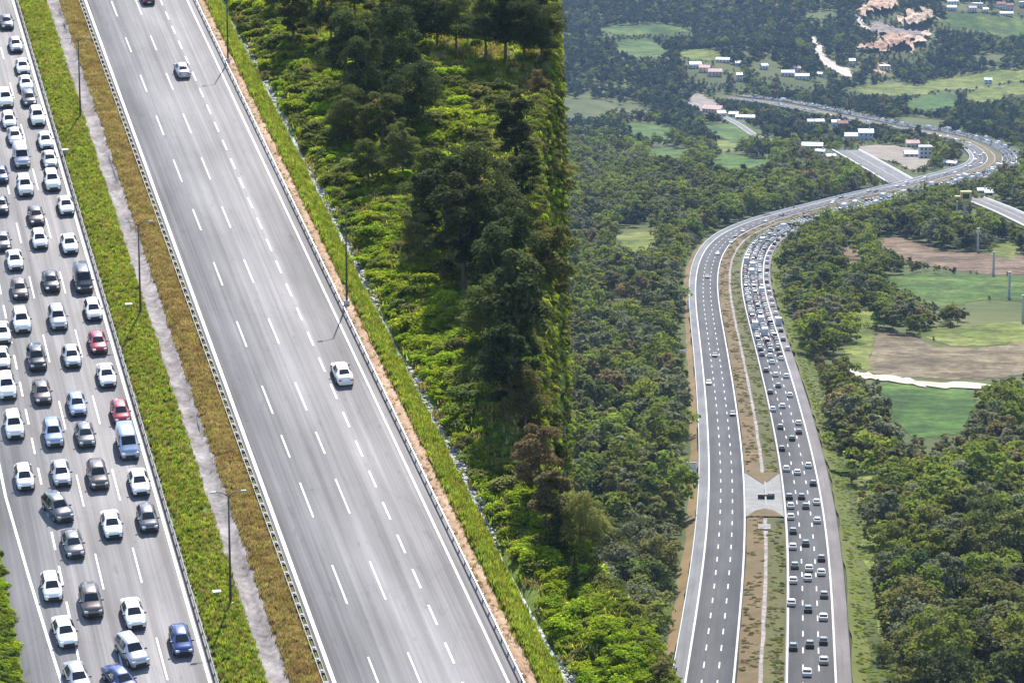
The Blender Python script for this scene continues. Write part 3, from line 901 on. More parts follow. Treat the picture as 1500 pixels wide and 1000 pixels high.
def field_mat(name, cols, rot, freq=.5, amt=.5, big=.02):
    m, nt, b, o = mat_base(name)
    t = nt.nodes.new('ShaderNodeTexCoord')
    mp = N(nt, 'ShaderNodeMapping'); mp.inputs['Rotation'].default_value = (0, 0, rot); nt.links.new(t.outputs['Object'], mp.inputs[0])
    wv = N(nt, 'ShaderNodeTexWave', Scale=freq, Distortion=2.5, Detail=3.0); wv.inputs['Detail Scale'].default_value = .6
    nt.links.new(mp.outputs[0], wv.inputs['Vector'])
    n1 = noise(nt, t.outputs['Object'], big, 5, .65); n2 = noise(nt, t.outputs['Object'], .4, 3, .7)
    c = ramp(nt, n1, [(.38, cols[0]), (.5, cols[1]), (.62, cols[2])])
    c = mixc(nt, amt, c, ramp(nt, wv.outputs['Fac'], [(.2, .30), (.8, .66)]), 'OVERLAY')
    n3 = noise(nt, t.outputs['Object'], .09, 4, .7)
    c = mixc(nt, .9, c, ramp(nt, n3, [(.38, .30), (.62, .70)]), 'OVERLAY')
    c = mixc(nt, .7, c, ramp(nt, n2, [(.36, .30), (.64, .70)]), 'OVERLAY')
    nt.links.new(c, b.inputs['Base Color']); b.inputs['Roughness'].default_value = .95; b.inputs['Specular IOR Level'].default_value = .1
    return m
GREEN = [(.026, .050, .011), (.042, .076, .015), (.075, .098, .022)]
YGREEN = [(.050, .068, .013), (.080, .102, .018), (.115, .122, .034)]
OLIVE = [(.028, .040, .012), (.050, .064, .018), (.075, .088, .028)]
PLOUGH = [(.060, .047, .028), (.092, .072, .044), (.140, .115, .074)]
M['f_green'] = field_mat('young crop', GREEN, .3, .35, .5)
M['f_green2'] = field_mat('lush crop', [(.022, .048, .010), (.036, .074, .013), (.060, .096, .018)], 1.2, .3, .5)
M['f_yellow'] = field_mat('hay meadow', YGREEN, .9, .3, .35)
M['f_olive'] = ground_mat('rough meadow', [(.022, .032, .010), (.040, .052, .015), (.064, .074, .024), (.085, .085, .036)], .03, .25, bd=.5)
M['f_plough'] = field_mat('ploughed soil', PLOUGH, 1.35, .4, .6)
M['f_plough2'] = field_mat('reddish ploughed soil', [(.066, .046, .030), (.095, .066, .044), (.125, .092, .062)], 1.0, .4, .5)
M['track'] = ground_mat('chalky track', [(.20, .175, .14), (.31, .275, .23), (.42, .385, .34)], .1, .8)
M['yard'] = ground_mat('dusty yard', [(.10, .085, .068), (.16, .138, .112), (.24, .21, .175)], .05, .4)
M['bare2'] = ground_mat('pale quarry earth', [(.26, .19, .13), (.38, .28, .19), (.46, .38, .29)], .04, .25, bd=.8)
M['bare3'] = ground_mat('grey quarry floor', [(.10, .085, .075), (.16, .135, .12), (.24, .19, .16)], .04, .25, bd=.8)
M['bare'] = ground_mat('bare orange earth', [(.12, .085, .06), (.30, .18, .12), (.40, .28, .19), (.46, .40, .33)], .03, .2, bd=.8)
field('field', [(1290, 562), (1350, 566), (1425, 574), (1424, 612), (1405, 634), (1345, 640), (1318, 625), (1300, 595)], M['f_green2'], label='dark green crop field below the pale track')
field('field', [(1276, 515), (1285, 490), (1305, 486), (1335, 492), (1370, 507), (1430, 510), (1500, 502), (1540, 508), (1540, 535), (1470, 552), (1400, 556), (1340, 553), (1278, 545)], M['f_plough'], label='brown ploughed field above the pale track')
field('field', [(1345, 487), (1395, 479), (1450, 474), (1540, 468), (1540, 497), (1470, 503), (1395, 506)], M['f_yellow'], label='yellow green meadow above the ploughed field')
field('field', [(1298, 404), (1360, 401), (1430, 404), (1500, 408), (1550, 410), (1550, 440), (1440, 440), (1400, 447), (1370, 450), (1335, 432), (1303, 420)], M['f_green'], label='wide green field between two hedges')
field('field', [(1280, 352), (1310, 349), (1350, 356), (1380, 366), (1440, 370), (1540, 378), (1540, 402), (1460, 402), (1405, 397), (1340, 385), (1300, 366)], M['f_plough2'], label='reddish brown field beyond the wide green field')
field('field', [(1232, 368), (1248, 360), (1264, 372), (1262, 388), (1240, 389), (1230, 382)], M['f_plough2'], label='small reddish field among trees')
field('field', [(1255, 452), (1286, 452), (1284, 474), (1268, 476), (1254, 466)], M['f_yellow'], label='small bright clearing among dark trees')
field('field', [(1240, 497), (1272, 482), (1280, 500), (1275, 530), (1282, 545), (1260, 540), (1238, 528)], M['f_yellow'], label='bright grass at the left end of the ploughed field')
field('field', [(1455, 355), (1486, 357), (1484, 377), (1452, 374)], M['f_yellow'], label='small bright field beside the pale posts')
field('field', [(1044, 231), (1075, 226), (1131, 236), (1126, 250), (1100, 256), (1050, 247)], M['f_green2'], label='bright green field below the far village')
field('field', [(915, 181), (960, 183), (992, 192), (970, 206), (925, 200)], M['f_green'], label='green field at the left of the valley')
field('field', [(1030, 184), (1070, 184), (1112, 193), (1116, 206), (1080, 210), (1042, 198)], M['f_green'], label='green field just below the far village')
field('field', [(1048, 206), (1090, 210), (1075, 221), (1050, 223)], M['f_yellow'], label='narrow pale meadow between two green fields')
field('field', [(945, 222), (985, 217), (1012, 228), (995, 238), (955, 233)], M['f_green'], label='green strip field left of the bright green field')
field('field', [(790, 225), (870, 200), (905, 215), (900, 260), (850, 300), (800, 300)], M['f_olive'], label='olive rough meadow beside the near hill')
field('field', [(760, 140), (850, 135), (905, 150), (880, 175), (800, 180)], M['f_olive'], label='olive rough meadow high on the left')
field('field', [(860, 395), (905, 380), (925, 420), (915, 475), (880, 490), (855, 450)], M['f_olive'], label='olive clearing in the wood left of the far bend')
field('field', [(905, 345), (960, 340), (968, 362), (930, 372), (906, 365)], M['f_yellow'], label='small yellow green clearing left of the far bend')
field('field', [(880, 40), (950, 36), (1000, 42), (1005, 50), (940, 52), (890, 48)], M['f_green'], label='dark green pasture high on the left')
field('field', [(895, 62), (945, 60), (975, 72), (965, 84), (915, 82)], M['f_green'], label='green pasture below the high dark wood')
field('field', [(1000, 76), (1035, 73), (1060, 80), (1050, 88), (1010, 88)], M['f_yellow'], label='pale pasture above the pink houses')
field('field', [(1328, 154), (1352, 142), (1390, 137), (1402, 148), (1396, 162), (1350, 168)], M['f_green2'], label='lush field above the far bend')
field('field', [(1235, 132), (1300, 122), (1345, 126), (1370, 118), (1440, 106), (1540, 104), (1540, 116), (1470, 122), (1420, 132), (1380, 134), (1330, 142), (1270, 138)], M['f_yellow'], label='long pale field below the dark ridge')
field('field', [(1410, 146), (1440, 130), (1490, 124), (1545, 124), (1545, 142), (1480, 140), (1445, 154)], M['f_yellow'], label='pale field near the right edge')
field('field', [(1375, 28), (1425, 22), (1470, 27), (1540, 30), (1540, 48), (1470, 53), (1435, 45), (1400, 40)], M['f_green'], label='pale green pasture below the top right village')
field('field', [(1375, 6), (1420, 4), (1500, 6), (1540, 8), (1540, 18), (1440, 19), (1385, 17)], M['f_olive'], label='ground of the top right village')
for px_, mt_, rl_ in (([(1258, 26), (1268, 12), (1290, 5), (1312, 6), (1320, 14), (1304, 19), (1290, 22), (1276, 22), (1264, 32)], 'bare', 9), ([(1318, 42), (1330, 30), (1352, 25), (1371, 33), (1360, 42), (1340, 46)], 'bare2', 12),
                      ([(1272, 42), (1290, 40), (1318, 46), (1345, 50), (1350, 58), (1330, 60), (1300, 56), (1284, 52)], 'bare3', 6), ([(1288, 60), (1310, 58), (1336, 60), (1330, 72), (1312, 77), (1300, 70)], 'bare', 10),
                      ([(1250, 76), (1268, 71), (1280, 72), (1292, 64), (1302, 70), (1300, 79), (1284, 80), (1266, 77)], 'bare', 8), ([(1340, 64), (1352, 50), (1360, 54), (1350, 66), (1332, 78)], 'bare2', 5), ([(1253, 25), (1259, 26), (1268, 40), (1278, 44), (1274, 48), (1262, 40)], 'track', 2)):
    field('quarry_face', px_, M[mt_], .6, relief=rl_, label='bare terraces of the orange quarry on the far hill')
field('bare_ground', [(1283, 97), (1297, 95), (1306, 100), (1300, 107), (1285, 106)], M['bare'], .5, label='small bare patch below the quarry')
field('path', [(1189, 56), (1197, 57), (1208, 78), (1222, 92), (1248, 105), (1242, 113), (1212, 99), (1198, 80)], M['track'], .5, label='white track zigzag on the far hillside')
field('path', [(1236, 541), (1262, 546), (1310, 553), (1360, 560), (1442, 563), (1442, 570), (1360, 568), (1308, 561), (1260, 553)], M['track'], .5, label='pale track between the ploughed and the dark green field')
field('field', [(1246, 640), (1262, 690), (1282, 700), (1292, 760), (1288, 820), (1300, 880), (1326, 930), (1310, 965), (1284, 925), (1270, 850), (1262, 780), (1252, 700)], M['f_yellow'], label='yellow green clearing beside the right verge of the far motorway')
field('yard', [(1255, 218), (1300, 213), (1345, 222), (1362, 240), (1335, 250), (1315, 240), (1285, 232)], M['yard'], .4, label='pale dusty yard inside the far bend')
field('yard', [(1010, 142), (1030, 140), (1052, 155), (1062, 172), (1040, 172), (1022, 160)], M['yard'], .4, label='pale yard of the far village')
field('field', [(1385, 222), (1398, 214), (1415, 226), (1418, 237), (1403, 248), (1392, 240)], M['f_olive'], label='rough grass inside the far bend')

# ------------------------------------------------------------------ side road that passes under the far motorway
def side_road(px, wid, label, h=.7, walls=True):
    P = smooth_path([far_hit(*q)[:2] for q in px], 8, 3)
    o = tag(ribbon('road', P, [(-wid / 2 - 1.2, -2), (-wid / 2 - .5, h), (wid / 2 + .5, h), (wid / 2 + 1.2, -2)], M['shoulder_grey']), label, kind='structure')
    for s in (-1, 1):
        ribbon('edge_line', P, [(s * wid / 2 - .3, h + .05), (s * wid / 2 + .3, h + .05)], M['line_far'], o)
        if not walls: continue
        a = s * (wid / 2 + .6)
        rr = ribbon('parapet', P, [(a - .3, h - .1), (a - .3, h + 1.0), (a + .3, h + 1.0), (a + .3, h - .1)], M['pale_concrete'], o)
    if wid > 10: ribbon('divider', P, [(-1.0, h + .02), (-.8, h + .5), (.8, h + .5), (1.0, h + .02)], M['concrete'], o)
    W = []
    for sgn in (1, -1):
        idx = range(len(P[0])) if sgn == 1 else reversed(range(len(P[0])))
        for i in idx: W.append(tuple(P[0][i] + P[2][i] * sgn * (wid / 2 + 6)))
    CLEAR.append(W)
    return o, P
side_road([(1238, 221), (1262, 234), (1290, 250), (1324, 270)], 20, 'pale dual carriageway that runs under the far motorway')
side_road([(1424, 292), (1450, 302), (1475, 312), (1502, 325), (1540, 343)], 14, 'pale side road right of the far motorway')
side_road([(1170, 212), (1120, 205), (1070, 176), (1010, 150)], 6, 'narrow village road left of the far motorway', .4, False)

def NTH(k):
    return '%d%s' % (k, 'th' if 10 < k % 100 < 14 else {1: 'st', 2: 'nd', 3: 'rd'}.get(k % 10, 'th'))

# ------------------------------------------------------------------ traffic on the far motorway
def small_car_mesh(kind):
    L, Wd, H, hood, c0, c1, r0, r1 = {'car': (4.9, 2.0, 1.5, .95, -1.9, 1.2, -1.45, .55), 'van': (5.2, 2.0, 2.1, 1.15, -2.5, 1.7, -2.35, .9), 'truck': (9.0, 2.4, 3.2, 1.2, -4.5, 2.2, -4.5, 2.2)}[kind]
    b = MB(); h = L / 2; y = Wd / 2
    lo = [(-h, -y * .9), (h, -y * .9), (h, y * .9), (-h, y * .9)]; md = [(-h * .99, -y), (h * .97, -y), (h * .97, y), (-h * .99, y)]
    for k in range(4):
        j = (k + 1) % 4
        b.quad((*lo[k], .25), (*lo[j], .25), (*md[j], hood - .1), (*md[k], hood - .1))
    tp = [(-h * .96, -y * .93), (h * .90, -y * .93), (h * .90, y * .93), (-h * .96, y * .93)]
    for k in range(4):
        j = (k + 1) % 4
        b.quad((*md[k], hood - .1), (*md[j], hood - .1), (*tp[j], hood), (*tp[k], hood))
    b.poly([(*p, hood) for p in tp]); b.poly([(*p, .25) for p in reversed(lo)], 1)
    cb = [(c0, -y * .9), (c1, -y * .9), (c1, y * .9), (c0, y * .9)]; ct = [(r0, -y * .72), (r1, -y * .72), (r1, y * .72), (r0, y * .72)]
    if kind == 'truck': ct = [(r0, -y), (r1, -y), (r1, y), (r0, y)]; cb = ct
    for k in range(4):
        j = (k + 1) % 4
        b.quad((*cb[k], hood + .004), (*cb[j], hood + .004), (*ct[j], H), (*ct[k], H), 0 if kind == 'truck' else 1)
    b.poly([(*p, H) for p in ct])
    if kind == 'truck': b.box((3.4, 0, 1.5), (1.7, 2.2, 2.2), top=(.8, .9)); b.box((4.1, 0, 2.0), (.35, 1.9, .7), m=1)
    for sx in (-.62, .6):
        for sy in (-1, 1):
            b.tube([(sx * h, sy * (y - .16), .33), (sx * h, sy * (y + .01), .33)], [.34, .34], 8, 1)
    return b.mesh('car', [PAINTS['white'], M['trim']])
SMALL = {k: small_car_mesh(k) for k in ('car', 'van', 'truck')}
def far_so(px, py):
    P = far_hit(px, py)
    i = int(np.argmin((FQ[:, 0] - P[0]) ** 2 + (FQ[:, 1] - P[1]) ** 2)); q = P[:2] - FQ[i]
    return FS[i] + float(q @ FT[i]), float(q @ FR[i])
FARCARS = []
WH, DK = 'white', 'black'
for x, y, c in [(1161, 810, WH), (1180, 805, DK), (1203, 827, DK), (1164, 838, 'grey'), (1185, 842, WH), (1183, 856, WH), (1203, 848, WH), (1161.6, 860, WH), (1207, 881, 'grey'), (1159, 893, WH), (1183.6, 902, DK),
    (1206, 914, WH), (1206, 949, DK), (1186, 954, DK), (1161.6, 958, DK), (1206.4, 978, 'silver'), (1182, 996, WH), (1132, 607, WH), (1146, 602, WH), (1169.6, 627, WH), (1170, 640, DK), (1143, 633, 'grey'),
    (1160, 650, DK), (1145, 665, DK), (1151.6, 695, WH), (1168, 700, WH), (1184, 690, WH), (1191, 716, DK), (1156, 736, DK), (1174, 736, DK), (1158, 750, WH), (1180, 750, 'grey'), (1196, 744, WH), (1158, 766, WH),
    (1197, 771, WH), (1161.6, 787, DK), (1128, 581.6, DK), (1157, 586, WH), (1140, 572, 'grey'), (1151.6, 558, WH), (1136, 556, WH), (1122, 549.6, DK), (1131, 537.6, WH), (1144, 532, WH), (1128, 528, WH), (1116, 526, 'grey'), (1142, 525.6, DK)]:
    s_, o_ = far_so(x, y); FARCARS.append((s_, o_, 'car', c, 1))
for x, y, c in [(1047, 527, DK), (1038, 568, WH), (1073, 614, DK), (1036, 411, DK), (1051, 377, WH), (1071, 360, WH), (1078, 351, DK), (1088.5, 343.5, WH), (1122, 329, WH), (1145, 320, DK)]:
    s_, o_ = far_so(x, y); FARCARS.append((s_, o_, 'car', c, -1))
crr = random.Random(17)
s_start = far_so(1125, 520)[0]
for off in (7.5, 10.95, 14.5, 17.9):
    s_ = s_start + crr.uniform(0, 6)
    while s_ < FS[-1] - 12:
        tk = crr.random(); kd = 'truck' if tk < .06 else ('van' if tk < .2 else 'car')
        c = crr.choice([WH] * 9 + ['silver'] * 2 + [DK] * 3 + ['grey', 'grey', 'red', 'blue'])
        if kd == 'truck': c = WH; s_ += 3
        FARCARS.append((s_, off + crr.uniform(-.35, .35), kd, c, 1))
        s_ += crr.uniform(6.0, 9.5) * (1 if off < 16 else 3.5) + (4 if kd == 'truck' else 0)
for off in (-7.5, -10.9, -14.4):
    s_ = s_start + 700 + crr.uniform(0, 80)
    while s_ < FS[-1] - 12:
        FARCARS.append((s_, off, 'car', crr.choice([WH, WH, 'silver', DK]), -1)); s_ += crr.uniform(30, 130)
FARCARS.sort()
LN = {(1, 0): 'in the jammed far lane next to the median', (1, 1): 'in the middle jammed far lane', (1, 2): 'in the outer jammed far lane', (-1, 0): 'in the far lane left of the median', (-1, 1): 'in the middle lane of the far free carriageway', (-1, 2): 'in the outer lane of the far free carriageway'}
fcount = {}; rest = MB(); slots = [PAINTS[k] for k in ('white', 'silver', 'black', 'grey', 'red', 'blue')] + [M['trim']]; sidx = {k: i for i, k in enumerate(('white', 'silver', 'black', 'grey', 'red', 'blue'))}
def proto_arrays(me):
    return [tuple(v_.co) for v_ in me.vertices], [tuple(p.vertices) for p in me.polygons], [p.material_index for p in me.polygons]
PA = {k: proto_arrays(me) for k, me in SMALL.items()}
for k, (s_, o_, kd, c, dr) in enumerate(FARCARS):
    P, t, r_ = far_pt(s_, o_, .05)
    P2 = far_pt(s_ + 4, o_, .05)[0]; fwd = (P2 - P).normalized() * dr
    Mx = frame_at(P, fwd, (0, 0, 1)) @ Matrix.Rotation(math.pi / 2, 4, 'Z')
    lane = (dr, int(np.argmin([abs(abs(o_) - a) for a in (7.5, 10.95, 14.5)])))
    if k < 238:
        fcount[lane] = fcount.get(lane, 0) + 1
        o = bpy.data.objects.new({'car': 'car', 'van': 'van', 'truck': 'truck'}[kd], SMALL[kd]); COL.objects.link(o); o.matrix_world = Mx
        o.material_slots[0].link = 'OBJECT'; o.material_slots[0].material = PAINTS[c]
        tag(o, 'small %s %s %s, %s from the bottom' % (c, kd, LN[lane], NTH(fcount[lane])), kd, 'vehicles on the far motorway')
    else:
        V, Fc, mi = PA[kd]; n0 = len(rest.v)
        rest.v += [tuple(Mx @ Vector(q)) for q in V]; rest.f += [tuple(n0 + j for j in f_) for f_ in Fc]; rest.m += [sidx[c] if m_ == 0 else 6 for m_ in mi]
o = rest.build('distant_traffic', slots); tag(o, 'dense distant traffic on the far bends of the motorway', 'traffic', None, 'stuff')

# ------------------------------------------------------------------ signs, posts and buildings of the valley
M['white_wall'] = plain('white render', (.50, .49, .47), .8, 0, .12, .4)
M['sign_white'] = plain('white sign sheet', (.82, .82, .82), .6, 0, .04, .4)
M['pink_wall'] = plain('pinkish render', (.52, .38, .33), .8, 0, .14, .4)
M['cream_wall'] = plain('cream render', (.58, .52, .40), .8, 0, .12, .4)
M['roof_red'] = plain('red tiles', (.24, .12, .09), .85, 0, .25, .8)
M['roof_pink'] = plain('faded pink roof', (.46, .30, .26), .8, 0, .2, .5)
M['roof_grey'] = plain('grey sheet roof', (.30, .31, .32), .5, .2, .15, .5)
M['roof_blue'] = plain('blue sheet roof', (.17, .24, .32), .5, .1, .15, .5)
M['roof_white'] = plain('white sheet roof', (.52, .52, .52), .6, 0, .1, .5)
M['roof_cyan'] = plain('turquoise sheet roof', (.28, .38, .41), .5, .1, .15, .5)
M['roof_green'] = plain('green roof', (.28, .44, .33), .6, 0, .15, .5)
M['pane'] = plain('window glass', (.03, .035, .045), .15)
M['yellow'] = plain('yellow paint', (.58, .42, .12), .6, 0, .1, .5)
def ring(X, Y, r0, r1=None, front=30):
    CLEAR.append([(X - r0, Y - front), (X + r0, Y - front), (X + r0 * 1.05, Y + (r1 or r0)), (X - r0 * 1.05, Y + (r1 or r0))])
def house(px, py, wd, dp, ht, wall, roof, label, rz_=0.0, flat=False, storeys=1, front=30, cat='house', name='house', blue=False):
    P = far_hit(px, py)
    root = empty(name, Matrix.Translation((P[0], P[1], P[2] - .2)) @ Matrix.Rotation(rz_, 4, 'Z')); tag(root, label, cat, 'buildings of the valley')
    b = MB(); b.box((0, 0, ht / 2), (wd, dp, ht))
    if not flat:
        for s_ in (-1, 1): b.poly([(s_ * wd / 2, -dp / 2 * s_, ht), (s_ * wd / 2, dp / 2 * s_, ht), (s_ * wd / 2, 0, ht + dp * .3)])
    b.build('wall', M[wall], root)
    b = MB()
    if flat: b.box((0, 0, ht + .2), (wd + .8, dp + .8, .4)); b.box((0, 0, ht + .5), (wd - .4, dp - .4, .25))
    else:
        e = .6
        for s_ in (-1, 1):
            y0 = s_ * (dp / 2 + e); z0 = ht - e * .6; zr = ht + dp * .3 + .12
            a_ = [(-wd / 2 - e, y0, z0 + .12), (wd / 2 + e, y0, z0 + .12), (wd / 2 + e, 0, zr), (-wd / 2 - e, 0, zr)]
            b.poly(a_); b.poly([(q[0], q[1], q[2] - .22) for q in reversed(a_)])
            b.quad(a_[0], a_[1], (a_[1][0], a_[1][1], a_[1][2] - .22), (a_[0][0], a_[0][1], a_[0][2] - .22))
    ro = b.build('roof', M[roof], root)
    b = MB(); b.box((wd * .25, dp * .1, ht + dp * .3 + .2), (.9, .9, 1.6)); b.build('chimney', M['white_wall'], ro)
    g = MB(); g.box((0, 0, 0), (1.3, .12, 1.4)); wm = g.mesh('window', [M['pane']])
    n_ = max(int(wd / 3.2), 2)
    for st in range(storeys):
        for k_ in range(n_):
            x = -wd / 2 + wd * (k_ + .5) / n_
            z = 1.7 + st * ht / storeys
            if st == 0 and k_ == n_ // 2: continue
            o = bpy.data.objects.new('window', wm); link(o, root); o.location = (x, -dp / 2 - .04, z)
    b = MB(); b.box((-wd / 2 + wd * (n_ // 2 + .5) / n_, -dp / 2 - .05, 1.1), (1.2, .14, 2.2)); b.build('door', M['trim'], root)
    ring(P[0], P[1], wd * .6 + 2, dp * .6 + 2, front)
HS = [(1018, 99, 16, 9, 5, 'white_wall', 'roof_white', 'white house left of the pink village house', .2, 1), (1032, 105, 14, 9, 6, 'cream_wall', 'roof_pink', 'cream house with pale pink roof in the far left village', -.1, 2),
      (1047, 111, 18, 10, 6, 'pink_wall', 'roof_pink', 'pinkish house with dark shaded side in the far left village', .05, 2), (1059, 91, 18, 7, 4, 'white_wall', 'roof_white', 'long white house above the pink village house', -.25, 1),
      (1081, 96, 7, 6, 4, 'white_wall', 'roof_grey', 'tiny white house right of the long white one', .1, 1), (1119, 101, 9, 7, 5, 'white_wall', 'roof_grey', 'small white house on pale meadow', .4, 1),
      (1083, 118, 7, 6, 8, 'white_wall', 'roof_grey', 'narrow white house in the dark wood', 0, 2), (1045, 166, 24, 12, 6, 'pink_wall', 'roof_pink', 'large pink roofed building beside the village yard', -.5, 2),
      (1056, 171, 10, 8, 5, 'cream_wall', 'roof_white', 'cream building touching the large pink one', .3, 1), (1075, 171, 11, 7, 4, 'white_wall', 'roof_white', 'white shed right of the pink building', -.3, 1), (1092, 175, 22, 7, 3.5, 'white_wall', 'roof_grey', 'long low grey roofed shed', -.25, 1),
      (1154, 111, 17, 8, 5, 'white_wall', 'roof_white', 'long white house in the middle village', .0, 1), (1167, 105, 9, 7, 5, 'white_wall', 'roof_pink', 'small house behind the long white house', .2, 2), (1175, 116, 18, 8, 5, 'white_wall', 'roof_white', 'white house in front of the middle village', -.1, 1),
      (1201, 112, 9, 6, 4, 'white_wall', 'roof_white', 'white house between village and white track', -.6, 1), (1296, 103, 14, 10, 6, 'cream_wall', 'roof_white', 'cream building below the orange quarry', .1, 2), (1248, 96, 8, 8, 7, 'white_wall', 'roof_grey', 'small block right of the white track', 0, 2),
      (1254, 206, 24, 9, 5.5, 'white_wall', 'roof_white', 'white warehouse beside the far motorway', -.04, 1), (1268, 206, 15, 10, 9, 'white_wall', 'roof_blue', 'white two storey building with blue roof', -.04, 2),
      (1224, 186, 9, 7, 6, 'white_wall', 'roof_white', 'white building left of the red one', 0, 1), (1234, 189, 11, 8, 7, 'roof_red', 'roof_red', 'red fronted building beside the far motorway', 0, 2), (1200, 182, 10, 7, 4, 'white_wall', 'roof_white', 'white shed among trees below the motorway', .1, 1),
      (1186, 182, 8, 6, 4, 'cream_wall', 'roof_grey', 'cream shed among trees below the motorway', .1, 1), (1190, 218, 20, 8, 4, 'white_wall', 'roof_cyan', 'turquoise roofed shed in the trees', -.15, 1), (1202, 225, 9, 5, 3, 'white_wall', 'roof_white', 'small white shed below the turquoise roof', -.4, 1), (1216, 232, 10, 5, 3, 'cream_wall', 'roof_white', 'pale shed beside the crossing road', .5, 1),
      (1355, 232, 12, 9, 11, 'white_wall', 'roof_white', 'white tower block in the pale yard', 0, 3), (1338, 230, 18, 8, 4, 'white_wall', 'roof_white', 'low white plant building left of the tower block', .05, 1), (1336, 216, 13, 8, 5, 'cream_wall', 'roof_pink', 'tan roofed shed behind the pale yard', .1, 1),
      (1393, 243, 13, 5, 3.5, 'white_wall', 'roof_white', 'white shed on the inside of the far bend', -.7, 1), (1447, 124, 10, 7, 7, 'white_wall', 'roof_green', 'white house with green roof on the pale field', 0, 2), (1439, 283, 8, 5, 3, 'white_wall', 'roof_white', 'white shed right of the yellow portal', 0, 1), (1448, 286, 6, 5, 3, 'white_wall', 'roof_grey', 'grey roofed shed right of the yellow portal', 0, 1),
      (1396, 8, 18, 8, 6, 'white_wall', 'roof_white', 'leftmost white house at the top right', .1, 2), (1394, 15, 14, 8, 5, 'white_wall', 'roof_white', 'low white house under the leftmost top right one', -.1, 1), (1424, 17, 12, 8, 6, 'white_wall', 'roof_pink', 'pink roofed house at the top right', .2, 2), (1432, 11, 16, 8, 6, 'white_wall', 'roof_white', 'white house behind the pink roofed one', -.3, 2),
      (1443, 18, 8, 7, 5, 'white_wall', 'roof_grey', 'small grey roofed house at the top right', .2, 1), (1466, 13, 13, 8, 8, 'white_wall', 'roof_red', 'tall white house with red roof at the top right', 0, 2), (1479, 15, 10, 8, 8, 'pink_wall', 'roof_red', 'pink house with red roof at the top right', 0, 2), (1474, 23, 20, 7, 4, 'white_wall', 'roof_white', 'long white house below the red roofs', 0, 1), (1497, 9, 8, 7, 6, 'white_wall', 'roof_white', 'white house at the right edge near the top', 0, 2)]
for h_ in HS:
    house(h_[0], h_[1], h_[2] * .8, h_[3] * .85, h_[4] * .85, h_[5], h_[6], h_[7], h_[8], flat=(h_[6] == 'roof_white' and h_[9] > 1), storeys=h_[9], front=34)
# pale posts along the fields
for k, (x, y, hh) in enumerate([(1432, 369, 12.6), (1455, 403, 11.6), (1478, 437, 12.4), (1498, 472, 12), (1411, 312, 10), (1413, 330, 12)][:4]):
    P = far_hit(x, y); root = empty('utility_post', Matrix.Translation((P[0], P[1], P[2] - .3))); tag(root, 'pale concrete utility post, %s from the right edge of the fields' % ORD[3 - k], 'post', 'posts across the fields')
    b = MB(); b.box((0, 0, hh / 2), (1.15, 1.15, hh), top=(.75, .75)); b.build('shaft', M['pale_concrete'], root)
    b = MB(); b.box((0, 0, hh + .2), (1.5, .9, .5)); b.box((0, 0, hh - 1.2), (1.9, .35, .3)); b.build('cross_arm', M['pale_concrete'], root)
    ring(P[0], P[1], 5, 3, 26)
# yellow portal over the side road
P = far_hit(1409, 318); root = empty('portal', Matrix.Translation((P[0], P[1], P[2] - .3))); tag(root, 'yellow portal with a black opening on two pale legs beside the far bend', 'portal')
b = MB(); b.box((-3.2, 0, 5), (1.2, 1.2, 10), top=(.8, .8)); b.build('leg', M['pale_concrete'], root)
b = MB(); b.box((1.4, -.5, 5), (1.4, 1.2, 10), top=(.8, .8)); b.build('leg', M['pale_concrete'], root)
b = MB(); b.box((2.0, 0, 10.7), (6.4, 3, 1.4)); b.box((2.0, 0, 15.3), (6.4, 3, 1.4)); b.box((-.6, 0, 13), (1.2, 3, 3.3)); b.box((4.6, 0, 13), (1.2, 3, 3.3)); b.box((-4.2, 0, 12.4), (6.0, 2.2, 1.3)); b.build('frame', M['yellow'], root)
b = MB(); b.box((2.0, .6, 13), (4.1, 1.2, 3.3)); b.build('opening', M['trim'], root)
ring(P[0], P[1], 9, 6, 45)
# signs beside the far motorway
def board(px, py, wd, ht, lift, rz_, label, legs=2):
    P = far_hit(px, py); z = P[2] + RH * .6
    root = empty('signboard', Matrix.Translation((P[0], P[1], z)) @ Matrix.Rotation(rz_, 4, 'Z')); tag(root, label, 'sign')
    b = MB(); b.box((0, 0, lift + ht / 2), (wd, .14, ht)); pn = b.build('panel', M['sign_white'], root)
    b = MB(); b.box((0, -.09, lift + ht * .5), (wd, .05, .12)); b.box((0, -.09, lift + ht * .95), (wd, .05, .1)); b.build('stiffener', M['roof_grey'], pn)
    for s_ in ((-1, 1) if legs == 2 else (0,)):
        b = MB(); b.box((s_ * wd * .3, .16, (lift + ht * .9) / 2 - 1), (.18, .16, lift + ht * .9 + 2)); b.build('post', M['steel'], root)
    ring(P[0], P[1], 5, 3, 22)
board(1012, 706, 3.3, 3.8, 1.6, 0.0, 'square white road sign seen from behind left of the far motorway')
board(1001, 522, 3.2, .8, 1.2, .55, 'slanting white board left of the far motorway above the square sign')
board(1007.5, 458, 1.0, 4.2, .6, .2, 'tall narrow white board at the outer edge of the far bend')
P, t, r_ = far_pt(float(np.interp(np.argmin(abs(FQ[:, 1] - 808)), np.arange(len(FS)), FS)), -.4, .1)
root = empty('drain_inlet', frame_at(P, t, (0, 0, 1))); tag(root, 'dark open drain inlet in the near tip of the far median', 'drain')
b = MB(); b.box((0, 0, .25), (3.4, 5, .5)); b.build('frame', M['concrete'], root)
b = MB(); b.box((0, .2, .42), (2.8, 2.6, .26)); b.build('grate', M['trim'], root)

